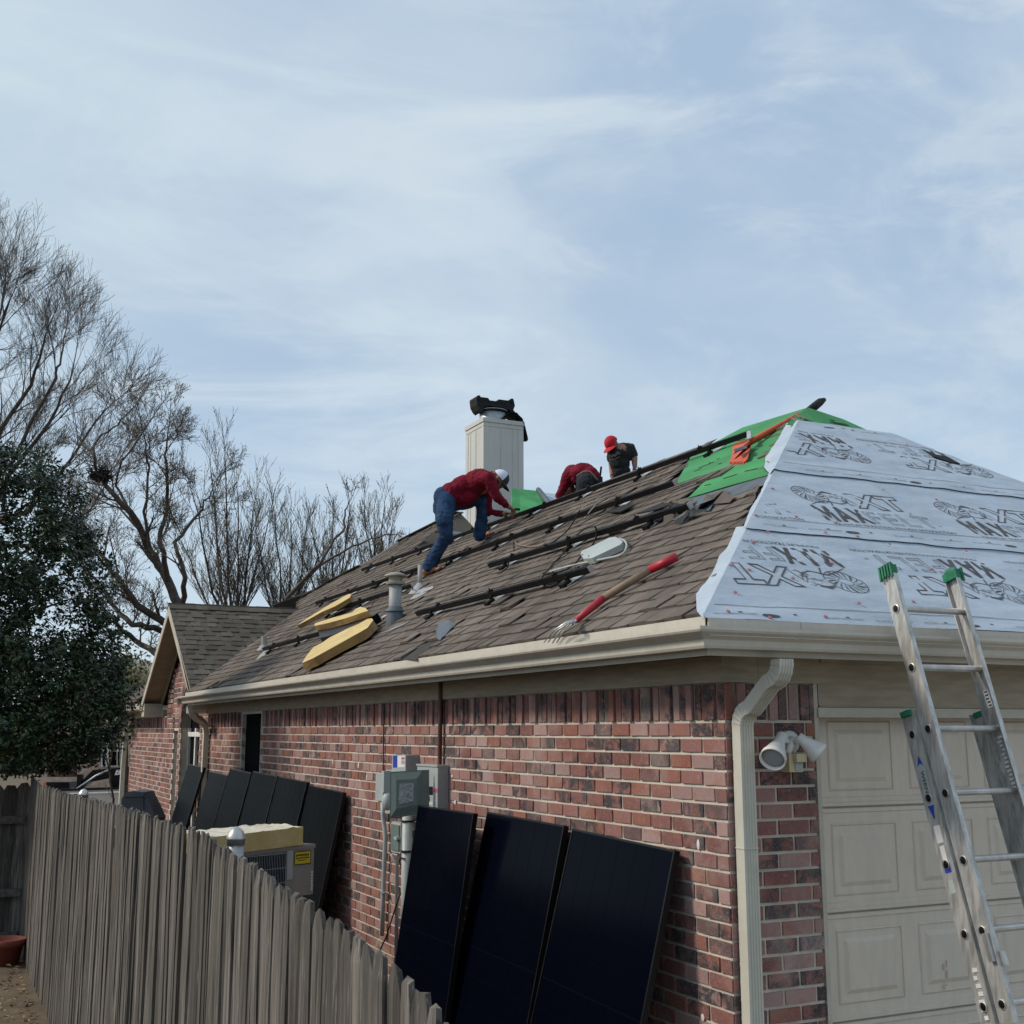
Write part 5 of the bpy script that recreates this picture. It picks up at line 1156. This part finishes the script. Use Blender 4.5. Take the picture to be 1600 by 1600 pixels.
b=MB().add([gx(.30,.035),gx(Wd-.02,.035),gx(Wd-.02,Hh-.03),gx(.30,Hh-.03)],[(0,1,2,3)]); gp=b.build('grille','screen',ac)
b=MB()
for i in range(34): b.tube([gx(.305+i*.0165,.035,.012),gx(.305+i*.0165,Hh-.03,.012)],.0018,4)
for i in range(4): b.tube([gx(.30,.04+i*.11,.014),gx(Wd-.02,.04+i*.11,.014)],.003,4)
b.build('grille_wires','galv',gp)
MB().add([gx(.285,.025,.006),gx(.225,.025,.006),gx(.225,.245,.006),gx(.285,.245,.006)],[(0,1,2,3)]).build('white_label','boxgrey',ac)
yl=MB().add([gx(.205,.045,.006),gx(.045,.045,.006),gx(.045,.135,.006),gx(.205,.135,.006)],[(0,1,2,3)]).build('warning_sticker','yellow',ac)
b=MB()
for k in range(2):
    for i in range(9): b.obox(gx(.19-i*.0155,.068+k*.022,.0075),dx_*.005,dy_*.0004,V((0,0,.008-.003*k)))
b.obox(gx(.13,.108,.0075),dx_*.045,dy_*.0004,V((0,0,.002)))
for a in (.042,.208): b.obox(gx(a,.09,.0075),dx_*.002,dy_*.0004,V((0,0,.048)))
for z in (.042,.138): b.obox(gx(.125,z,.0075),dx_*.084,dy_*.0004,V((0,0,.0025)))
b.build('sticker_print','black',yl)
b=MB()
for i in range(7): b.obox(gx(.022,.21+i*.022,.006),dx_*.010,dy_*.0006,V((0,0,.008)))
b.build('side_lettering','white',ac); 
b=MB(); 
for a in (.08,Wd-.1): MB().tube([gx(a,Hh-.02,-.1),gx(a-.03,1.3,-.1)],.018,6).build('stand_leg','pvc',ac)
fb=MB(); zf_=P0.z+.045; corner=[pz(360,1322,zf_),pz(471,1308,zf_),pz(437,1290,zf_+.02),pz(318,1297,zf_)]
tops=[pz(354,1296,zf_+.13),pz(471,1282,zf_+.13),pz(432,1274,zf_+.13),pz(315,1283,zf_+.13)]
zl=P0.z+.03; def_=[]
tp=[P0+V((0,0,.15))-dx_*.14-dy_*.02,P0+V((0,0,.15))-dx_*.14+dy_*.36,P0+V((0,0,.15))-dx_*1.12+dy_*.36,P0+V((0,0,.13))-dx_*1.02-dy_*.02]
nT=[];NX,NY=26,10; vs=[]
for j in range(NY+1):
    for i in range(NX+1):
        s_=i/NX;t_=j/NY; p=tp[0].lerp(tp[3],s_).lerp(tp[1].lerp(tp[2],s_),t_); e=min(s_,1-s_,t_,1-t_); vs.append(p+V((0,0,.012*noise.noise(p*23)+(.012*R.random() if e<.02 and t_>.3 else 0))))
fb.add(vs,[(j*(NX+1)+i,j*(NX+1)+i+1,(j+1)*(NX+1)+i+1,(j+1)*(NX+1)+i) for j in range(NY) for i in range(NX)],mi=0)
rim=[tp[0],tp[1],tp[2],tp[3]]; fb.add(rim+[p-V((0,0,.138)) for p in rim],[(0,1,5,4),(1,2,6,5),(2,3,7,6),(3,0,4,7),(4,5,6,7)],mi=1)
one('foam_slab',fb,['foamtop','foam'],'yellow foam slab with torn white top lying on the air conditioner','foam')

# ================================================================ FENCES
def fence_top(y):
    T=[(-2.3,1.44),(-2.14,1.46),(-1.69,1.535),(-1.07,1.59),(-.21,1.64),(1.07,1.695),(3.13,1.675),(7.06,1.60),(9.5,1.57),(10.6,1.60),(11.4,1.72)]
    for (a,b_),(c,d) in zip(T,T[1:]):
        if y<=c: return b_+(d-b_)*(y-a)/(c-a)
    return T[-1][1]
fn=empty('wooden_fence',(-2.4,4.5,-.4),'long weathered grey picket fence running from the foreground to the far corner','fence')
bv=[]
for k in range(9):
    b=MB(); w_=.047; t=.008; n=7; H=2.05; j=lambda q:R.uniform(-q,q); style=k%3
    rows=[]
    for i in range(n):
        z=-H+H*i/(n-1)*.965; ww=w_*(1+j(.02)); xo=.004*math.sin(k+i*.8)+j(.002); rows.append([(xo-t,-ww,z),(xo-t-.002-.003*((k+i)%2),0+j(.01),z),(xo-t,ww,z),(xo+t,ww,z),(xo+t,-ww,z)])
    tw=.55 if style==0 else (.75 if style==1 else .42)
    rows.append([(-t,-w_*tw,-.004+j(.012)),(-t,j(.01),j(.008)),(-t,w_*tw,-.006+j(.014)),(t,w_*tw*.95,-.006+j(.01)),(t,-w_*tw*.95,-.004+j(.01))])
    vs=[p for r_ in rows for p in r_]; m_=5
    b.add(vs,[(i*m_+q,i*m_+(q+1)%m_,(i+1)*m_+(q+1)%m_,(i+1)*m_+q) for i in range(len(rows)-1) for q in range(m_)]+[tuple(range((len(rows)-1)*m_,len(rows)*m_))]); bv.append(b.mesh('board','wood'))
y=-2.45
while y<10.95:
    zt_=fence_top(y)+R.uniform(-.011,.009); lean=R.gauss(0,.006); xo=-2.4+.02*noise.noise(V((y*.7,0,0)))+R.uniform(-.006,.006)
    mw=M.Translation((xo,y,zt_))@M.Rotation(R.gauss(0,.07),4,'Z')@M.Rotation(lean,4,'X')@M.Diagonal((1,R.uniform(.86,1.1),1,1)); place('board',R.choice(bv),mw,fn); y+=.096+R.uniform(-.004,.006)
for zo in (.25,1.0,1.75):
    b=MB(); ys=[-2.4+i*1.67 for i in range(9)]
    for a,c in zip(ys,ys[1:]): b.obox(((-2.37),(a+c)/2,(fence_top(a)+fence_top(c))/2-zo),(.02,0,0),(0,(c-a)/2,(fence_top(c)-fence_top(a))/2),(0,0,.042))
    b.build('rail','woodm',fn)
f2n=empty('wooden_fence',(-3.2,11.05,-.4),'dark picket fence section with two horizontal rails behind the left end of the long fence','fence')
x=-2.46
while x>-6.2:
    mw=M.Translation((x,11.12+R.uniform(-.004,.004),1.52+R.uniform(-.02,.02)+(.03 if x<-4 else 0)))@M.Rotation(math.pi/2+R.gauss(0,.03),4,'Z'); place('board',R.choice(bv),mw@M.Diagonal((1,1.8,1,1)),f2n); x-=.15
for z in (1.10,.25,-.25): MB().box((-6.3,11.03,z-.045),(-2.43,11.09,z+.045)).build('rail','woodm',f2n)
def post(u,v,x,label):
    p=px(u,v,x); b=empty('metal_post',(p.x,p.y,-.4),label,'fence post','galvanised fence posts with domed caps'); r_=.038
    MB().lathe((p.x,p.y,-.4),(0,0,1),[(0,r_),(p.z+.4-.05,r_)],20).build('pipe','galv',b,True)
    MB().lathe((p.x,p.y,p.z-.085),(0,0,1),[(0,r_*1.10),(.024,r_*1.12),(.026,r_*1.2),(.032,r_*1.2),(.046,r_*1.08),(.062,r_*.85),(.076,r_*.5),(.083,r_*.2),(.084,.001)],20).build('domed_cap','alu',b,True)
post(369.5,1291,-2.26,'nearer galvanised post with a domed cap in front of the air conditioner'); post(131,1232,-2.26,'farther galvanised post with a domed cap in front of the pickup truck')
# pot in the left yard
pc_=pz(5,1505,-.38); b=MB(); b.lathe((pc_.x,pc_.y,-.41),(0,0,1),[(0,.15),(.22,.2),(.22,.225),(.29,.235),(.29,.21),(.25,.20)],26); one('flower_pot',b,'terra','dark red plastic flower pot on the ground at the left fence','pot',None,True)
# covered grill behind the fence
q=px(215,1250,-.6); g0=q; b=MB()
prof=[(-.40,-1.1),(-.40,0.02),(-.30,.13),(-.12,.15),(.14,.13),(.30,-.06),(.48,-.30),(.52,-1.1)]
b.prism([V((q.x,q.y,q.z))+RTv*a*.62+V((0,0,c*.9)) for a,c in prof],FWv*.5); gc=one('covered_grill',b,'greycover','barbecue under a dark grey fabric cover behind the fence','covered grill')
MB().tube([q+RTv*.09+V((0,0,.11)),q+RTv*.14+V((0,0,-.9))],.006,6).tube([q-RTv*.2+V((0,0,.04))-FWv*.002,q+RTv*.1+V((0,0,.05))-FWv*.004],.006,6).build('cover_seam','rubber',gc)
b=MB().ell(px(262,1293,-.4),(.04,0,0),(0,.05,0),(0,0,.03)); b.lathe(px(262,1300,-.4),(0,0,1),[(-.4,.01),(0,.012)],8); one('garden_lamp',b,'galv','small domed garden lamp at the foot of the far brick wall','lamp',None,True)

# ================================================================ STREET, TRUCK, FAR HOUSE
def Y(u,v,d): return pd(u,v,d)
D=52
tr=empty('pickup_truck',tuple(Y(130,1300,D)),'champagne pickup truck parked in the street carrying black equipment','pickup truck')
bd=[Y(u,v,D) for u,v in [(76,1238),(200,1234),(200,1300),(72,1300)]]
b=MB().prism([Y(u,v,D) for u,v in [(76,1236),(205,1231),(205,1292),(178,1292),(176,1280),(170,1270),(160,1264),(148,1264),(139,1270),(134,1280),(132,1292),(72,1292),(70,1250)]],FWv*1.9); b.build('body','truck',tr)
b=MB().tube([Y(158+23*math.cos(t),1284-21*math.sin(t),D-.05) for t in [math.pi*i/10 for i in range(11)]],.07,6); b.build('wheel_arch','truck',tr,True)
b=MB().tube([Y(74,1241,D-.05),Y(205,1237,D-.05)],.04,5); b.build('body_crease','white',tr)
b=MB().prism([Y(u,v,D-.06) for u,v in [(74,1233.5),(205,1229),(205,1232.5),(75,1237)]],FWv*.3); b.build('bed_rail','black',tr)
b=MB().lathe(Y(156,1286,D+.1),FWv,[(0,.42),(.25,.42)],22); b.build('tyre','rubber',tr)
b=MB().lathe(Y(87,1241,D-.03),-FWv,[(0,.08),(.05,.08)],10); b.build('fuel_cap','black',tr)
b=MB().prism([Y(u,v,D+.5) for u,v in [(72,1222),(108,1222),(109,1231),(110,1236),(72,1237)]],FWv*1.0); b.build('tool_box','black',tr)
b=MB().prism([Y(u,v,D+.3) for u,v in [(116,1232),(145,1203),(205,1198),(205,1233),(174,1233),(172,1216),(140,1222),(122,1236)]],FWv*.5).prism([Y(u,v,D+.2) for u,v in [(120,1210),(127,1210),(127,1228),(120,1228)]],FWv*.3); b.build('black_boom','black',tr)
MB().tube([Y(118,1234,D+.15),Y(150,1212,D+.15),Y(172,1202,D+.15)],.045,6).build('hydraulic_ram','galv',tr,True)
t=fit(textgeo('B',.3,0,.012,1,.25),.27,.27); o3=Y(179,1211,D+.26); MB().add([o3+RTv*x+V((0,0,y_)) for x,y_,z in t[0]],t[1]).build('lettering','white',tr,fix=False)
b=MB()
for i in range(9): p=Y(69+R.uniform(-2,5),1226+i*1.5+R.uniform(-2,2),D-.4); b.ell(p,RTv*R.uniform(.03,.1),FWv*.04,ZV*R.uniform(.05,.11),5,7)
one('orange_bag',b,'orange','crumpled orange bag at the left end of the pickup truck','bag')
DH=78
fh=empty('tan_house',tuple(Y(140,1215,DH)),'tan brick house across the street behind the bare branches','house')
MB().prism([Y(u,v,DH) for u,v in [(60,1130),(60,1236),(230,1236),(230,1100),(215,1092),(150,1092)]],FWv*9).build('wall','bg_brick',fh)
MB().prism([Y(u,v,DH+3) for u,v in [(100,1110),(150,1046),(200,1026),(262,1100)]],FWv*5).build('upper_gable','bg_brick',fh)
MB().prism([Y(u,v,DH-.3) for u,v in [(30,1125),(150,1030),(160,1030),(262,1060),(262,1098),(60,1128)]],FWv*1.0).build('roof','bg_roof',fh)
MB().prism([Y(u,v,DH-.5) for u,v in [(140,1052),(215,1030),(217,1036),(142,1060)]],FWv*.4).build('roof_trim','white',fh)
wn=MB().prism([Y(u,v,DH-.2) for u,v in [(158,1150),(188,1150),(188,1198),(158,1198)]],FWv*.1).build('window','white',fh)
for u0,u1 in ((160,164),(170,182),(184,187)):
    for v0,v1 in ((1151,1171),(1174,1196)): MB().add([Y(u,v,DH-.25) for u,v in [(u0,v0),(u1,v0),(u1,v1),(u0,v1)]],[(0,1,2,3)]).build('pane','glass_grey',wn)
MB().prism([Y(u,v,DH-6) for u,v in [(78,1175),(118,1175),(118,1216),(78,1216)]],FWv*.2); b=MB().prism([Y(u,v,72) for u,v in [(74,1160),(119,1160),(119,1214),(74,1214)]],FWv*.2); one('brown_fence',b,'brown_fence','brown wooden gate beside the tan house across the street','fence')

# ================================================================ TREES
def treemesh(limbs,nm,label,twig_len=.5,levels=4,seed=1,spread=.55,up_=.25,kids=5,rmin=.006,buds=False,ratio=.62,cat='tree',group=None,base=None,barkn=7,budn=.06):
    rr=random.Random(seed); tr=MB(); tw=MB(); bd=MB()
    def grow(p,d,L,r,lev):
        seg=max(2,int(3+L*2)); pts=[p];rads=[r]; dd=d.copy()
        for i in range(seg):
            dd=(dd+V((rr.gauss(0,.07),rr.gauss(0,.07),rr.gauss(0,.06)+up_*.10))).normalized(); pts.append(pts[-1]+dd*L/seg); rads.append(max(rmin*.8,r*(1-.75*(i+1)/seg)))
        (tr if r>.035 else tw).tube(pts,rads,6 if r>.035 else 3,cap=False)
        if buds and lev<=1:
            for q in pts[1:]:
                if rr.random()<budn*6: bd.ell(q,(.011,0,0),(0,.011,0),(0,0,.02),3,4)
        if lev<=0: return
        n=kids+rr.randint(-1,1)-(1 if lev==1 else 0)
        for k in range(n):
            t=.22+.78*(k+rr.random()*.7)/n; i=min(seg-1,int(t*seg)); q=pts[i].lerp(pts[i+1],t*seg-i if t*seg-i<1 else 1)
            a=(pts[i+1]-pts[i]).normalized(); o=a.orthogonal(); o.rotate(M.Rotation(rr.random()*6.283,3,a)); nd_=(a+o*spread*rr.uniform(.7,1.5)+V((0,0,up_))).normalized()
            grow(q,nd_,L*rr.uniform(ratio-.14,ratio+.1)*(1.15-.4*t),max(rmin,rads[i]*.58),lev-1)
    for pts,r0,r1,sub,L in limbs:
        pts=[V(q) for q in pts]; n=len(pts); rads=[r0+(r1-r0)*i/(n-1) for i in range(n)]
        Q=[];RR=[]
        for i in range(n-1):
            for k in range(4): Q.append(pts[i].lerp(pts[i+1],k/4)+V((rr.gauss(0,1),rr.gauss(0,1),rr.gauss(0,1)))*.02*(0 if i==0 and k==0 else 1)); RR.append(rads[i]+(rads[i+1]-rads[i])*k/4)
        Q.append(pts[-1]);RR.append(rads[-1]); tr.tube(Q,RR,barkn,cap=False)
        for k in range(sub):
            t=(.25+.75*(k+rr.random())/sub)*(len(Q)-1); i=min(len(Q)-2,int(t)); a=(Q[i+1]-Q[i]).normalized(); o=a.orthogonal(); o.rotate(M.Rotation(rr.random()*6.283,3,a))
            grow(Q[i],(a+o*spread*rr.uniform(.7,1.6)+V((0,0,up_))).normalized(),L*rr.uniform(.7,1.2),max(rmin,RR[i]*.5),levels-1)
        grow(Q[-1],(Q[-1]-Q[-2]).normalized(),L,RR[-1],levels-1)
    root=empty(nm,tuple(base if base else limbs[0][0][0]),label,cat,group)
    tr.build('trunk','bark',root,True,fix=False); c=tw.build('crown','twig',root,fix=False)
    if bd.v: bd.build('buds','bud',c,kind='stuff',fix=False)
    print(nm,len(tr.f),len(tw.f)); return root
# tall tree at the left edge
D1=31; T=lambda u,v,d=D1:pd(u,v,d)
base=T(-170,1180); L=[]
for pts,r0,r1 in [([(-170,1180),(-150,1000),(-120,860)],.28,.2),([(-120,860),(-60,680),(-20,560),(15,470)],.13,.03),([(-120,860),(-20,700),(50,600),(72,520)],.12,.03),([(-120,860),(0,760),(80,660),(115,570)],.11,.03),([(-120,860),(40,800),(110,720),(165,640)],.10,.03),([(-120,860),(-110,640),(-70,540),(-20,470)],.12,.03),([(-120,860),(60,850),(140,800),(185,720)],.07,.02),([(-120,860),(20,720),(85,590),(95,560),(105,500)],.08,.02),([(-60,700),(-20,560),(0,500),(8,430)],.07,.02)]:
    L.append(([T(u,v,D1+R.uniform(-1.5,1.5) if i else D1) for i,(u,v) in enumerate(pts)],r0*.8,r1*.6,9,1.45))
L[0]=(L[0][0],.28,.2,0,.1)
treemesh(L,'bare_tree','tall bare tree reaching up at the left edge above the evergreen',levels=4,seed=5,spread=.42,up_=.22,kids=5,rmin=.0042,base=base,ratio=.68)
# leaning tree with a nest behind the gable
D2=25; L=[]
def LT(pts,r0,r1,sub=5,Ln=1.1,d=D2,j=.8): L.append(([pd(u,v,d+(R.uniform(-j,j) if i else 0)) for i,(u,v) in enumerate(pts)],r0*.8,r1*.75,int(sub*1.5),Ln))
LT([(330,1150),(300,1040),(282,960)],.24,.20,0,.1)
LT([(282,960),(262,905),(235,860),(205,800),(170,765),(155,742)],.135,.05,6,.9); LT([(155,742),(145,715),(150,690),(175,670),(205,640)],.04,.018,4,.8)
LT([(300,1040),(262,975),(215,945),(185,905),(160,870),(130,820)],.12,.04,6,.9); LT([(300,1040),(255,985),(205,975),(175,940),(150,905),(120,880)],.10,.03,5,.8)
LT([(300,1040),(255,1030),(210,1000),(175,965),(150,940)],.11,.03,5,.7); LT([(262,905),(250,850),(262,780),(258,720),(262,680)],.08,.02,6,.8)
LT([(282,960),(290,900),(272,850),(310,800),(330,770)],.08,.02,6,.8); LT([(235,860),(225,800),(232,730),(225,680)],.05,.02,5,.8); LT([(205,800),(180,760),(190,720),(240,650)],.04,.018,4,.7)
LT([(235,1130),(220,1090),(190,1065),(165,1045),(150,1040)],.07,.02,2,.5,D2)
treemesh(L,'bare_tree','gnarled bare tree with a dark nest, leaning left behind the gable roof',levels=4,seed=9,spread=.7,up_=.30,kids=5,rmin=.0042,buds=True,base=pd(330,1200,D2),budn=.008)
b=MB()
for c_,n_,s_ in ((pd(157,744,D2-.5),150,.15),):
    for i in range(n_):
        p=c_+V((R.gauss(0,s_*.5),R.gauss(0,s_*.5),R.gauss(0,s_*.45))); d_=V((R.gauss(0,1),R.gauss(0,1),R.gauss(0,.7))).normalized()*.12; b.tube([p-d_,p+d_],.012,3)
one('bird_nest',b,'nest','dark twiggy bird nest in the fork of the leaning bare tree','nest')
# row of upright budding trees
def upright(u0,v0,specs,d,label,seed,Ln=1.0,kids=5,group='budding trees behind the roof'):
    L=[([pd(u0,1160,d),pd(u0,v0,d)],.15,.12,0,.05)]
    for (u,v,r) in specs:
        L.append(([pd(u0,v0,d),pd(u0+(u-u0)*.45+R.uniform(-5,5),v0+(v-v0)*.35,d+R.uniform(-.7,.7)),pd(u,v,d+R.uniform(-1,1))],r*.8,.012,11,Ln))
    return treemesh(L,'budding_tree',label,levels=3,seed=seed,spread=.42,up_=.55,kids=kids,rmin=.0046,buds=True,base=pd(u0,1180,d),group=group,budn=.02)
upright(365,1010,[(300,770,.06),(330,740,.06),(352,720,.06),(372,780,.05),(395,800,.06),(418,820,.05),(285,850,.05),(340,850,.04),(380,860,.04)],29,'budding tree directly right of the nest tree, highest of the upright ones',21)
upright(445,1010,[(400,830,.05),(430,815,.05),(455,830,.05),(478,840,.05),(500,860,.04),(415,890,.04),(470,900,.04)],31,'lower budding tree just above the left end of the gable ridge',22,.9)
upright(520,1000,[(490,840,.05),(520,830,.05),(545,810,.05),(505,880,.04),(560,850,.04),(530,900,.035),(480,890,.04)],30,'budding tree behind the middle of the sloping roof edge',23,.8)
upright(590,960,[(570,800,.045),(585,830,.04),(600,800,.045),(612,825,.04),(560,850,.04),(600,870,.035)],32,'rightmost upright budding tree, closest to the worker in jeans',24,.75)
# long wandering branch between them
L=[]; LT([(430,1000),(450,930),(500,880),(535,830),(540,800),(547,782)],.07,.012,3,.5,27,.3); LT([(450,930),(520,870),(560,850),(600,835),(625,838)],.04,.012,4,.5,27,.3)
treemesh(L,'bare_tree','spindly bare tree with one long wandering branch above the gable ridge',levels=3,seed=31,spread=.6,up_=.15,kids=3,rmin=.0068,base=pd(430,1180,27))
# evergreen
ev=empty('evergreen_tree',tuple(pd(30,1400,15.5)),'dense dark green broadleaf evergreen filling the left edge behind the fence','tree')
DE=15.0; ed=[(700,55),(730,80),(760,112),(800,128),(850,150),(900,168),(950,172),(1000,186),(1050,190),(1090,205),(1120,200),(1150,185),(1180,165),(1200,120),(1215,60)]
def evedge(v):
    if v<700: return 55-(700-v)*3
    for (a,b_),(c,d) in zip(ed,ed[1:]):
        if v<=c: return b_+(d-b_)*(v-a)/(c-a)
    return -200
lf=MB(); rr=random.Random(77); cnt=0
def leaf(c,s):
    a=V((rr.gauss(0,1),rr.gauss(0,1),rr.gauss(0,1)-.3)).normalized(); o=a.orthogonal().normalized(); o.rotate(M.Rotation(rr.random()*6.28,3,a)); q=o*s; w_=a.cross(o)*s*.42; f=a*s*.12
    lf.add([c-q,c+w_+f,c+q,c-w_+f],[(0,1,2),(0,2,3)],rr.random())
DA=V((0,0,0))
while cnt<3300:
    v=rr.uniform(695,1205); u=rr.uniform(-230,215); e=evedge(v)
    if u>e-9+rr.gauss(0,4)+12*noise.noise(V((v*.028,3.3,0)))+8*noise.noise(V((v*.09,7.3,0))): continue
    wv=(e+230)/2; mid=-230+wv; hw=max(.05,math.sqrt(max(0,1-((u-mid)/wv)**2)))*1.35
    z=rr.uniform(-1,.6)*hw; p=pd(u,v,DE+z)
    if noise.noise(p*1.6)<-.32+.3*rr.random()-.2*(v>1000): continue
    cnt+=1; r_=rr.uniform(.08,.15); sh=rr.random(); od=(V((p.x,p.y,0))-V((pd(mid,v,DE).x,pd(mid,v,DE).y,0))).normalized()
    for q in range(rr.randint(18,30)):
        a=V((rr.gauss(0,1),rr.gauss(0,1),rr.gauss(0,1))).normalized(); c=p+a*r_*rr.random()**.4
        nn_=(a*.6+od*.3+V((0,0,.7))+V((rr.gauss(0,.35),rr.gauss(0,.35),rr.gauss(0,.35)))).normalized(); o=nn_.orthogonal().normalized(); o.rotate(M.Rotation(rr.random()*6.28,3,nn_)); s_=rr.uniform(.026,.048); w_=nn_.cross(o)*s_*.42; f=nn_*s_*.15
        lf.add([c-o*s_,c+w_+f,c+o*s_,c-w_+f],[(0,1,2),(0,2,3)],min(1,max(0,sh*.6+rr.random()*.4)))
for k in range(150):   # sprigs that break the outline
    v=rr.uniform(700,1200); e=evedge(v); b0=pd(e-14,v,DE+rr.uniform(-.5,.5)); d_=(RTv*rr.uniform(.4,1)+ZV*rr.uniform(-.2,.7)+FWv*rr.uniform(-.4,.4)).normalized()
    for i in range(14): leaf(b0+d_*i*.018*rr.uniform(.8,1.3)+V((rr.gauss(0,.02),rr.gauss(0,.02),rr.gauss(0,.02))),rr.uniform(.024,.042))
lf.build('crown','leaf',ev,fix=False)
b=MB(); b.tube([pd(-60,1420,DE),pd(-55,1200,DE),pd(-40,950,DE),pd(-10,760,DE)],[.10,.08,.05,.015],8)
for k in range(26):
    v=rr.uniform(760,1190); a=pd(5,v+30,DE); c=pd(rr.uniform(-160,evedge(v)-15),v-20,DE+rr.uniform(-.8,.8)); b.tube([a,a.lerp(c,.5)+V((0,0,.05)),c],[.03,.018,.006],5,cap=False)
b.build('trunk','bark',ev,fix=False)
# small yellow-green shrub tree and a thin sapling beyond the far wing
b=MB(); lf=b
for i in range(2600):
    t=rr.gauss(0,1); p=pd(195+rr.gauss(0,26),1085+rr.gauss(0,38),24+rr.uniform(-.8,.8)); leaf(p,rr.uniform(.03,.06))
sh_=empty('shrub_tree',tuple(pd(195,1300,24)),'yellow green feathery shrub tree between the evergreen and the far roof corner','tree'); b.build('crown','leafy',sh_,fix=False)
MB().tube([pd(195,1290,24),pd(197,1150,24),pd(195,1080,24)],[.06,.04,.02],6).build('trunk','bark',sh_)
L=[([pd(180,1330,19),pd(176,1250,19),pd(170,1200,19)],.022,.016,2,.3),([pd(170,1200,19),pd(163,1170,19),pd(150,1150,19)],.012,.008,3,.35),([pd(171,1203,19),pd(176,1170,19),pd(186,1150,19)],.012,.008,3,.35)]
treemesh(L,'sapling','thin bare sapling in front of the pickup truck and the white window',levels=2,seed=41,spread=.6,up_=.2,kids=3,rmin=.005)
# dark holly mass seen under the evergreen by the street + far hedge line
b=MB()
for i in range(60):
    u=-1200+i*62; 
    if -400<u<1500 or True:
        c=pd(u,1150,140+R.uniform(-8,8)); c.z=-1
        for k in range(3): b.ell(c+V((R.uniform(-4,4),0,R.uniform(0,4))),(R.uniform(3,6),0,0),(0,R.uniform(3,6),0),(0,0,R.uniform(2.5,4.5)),6,9)
tag(struct('far_trees',b,'leafy','stuff'),'distant low band of trees beyond the street','trees') if False else struct('far_trees',b,'leafy','stuff')
print('done')
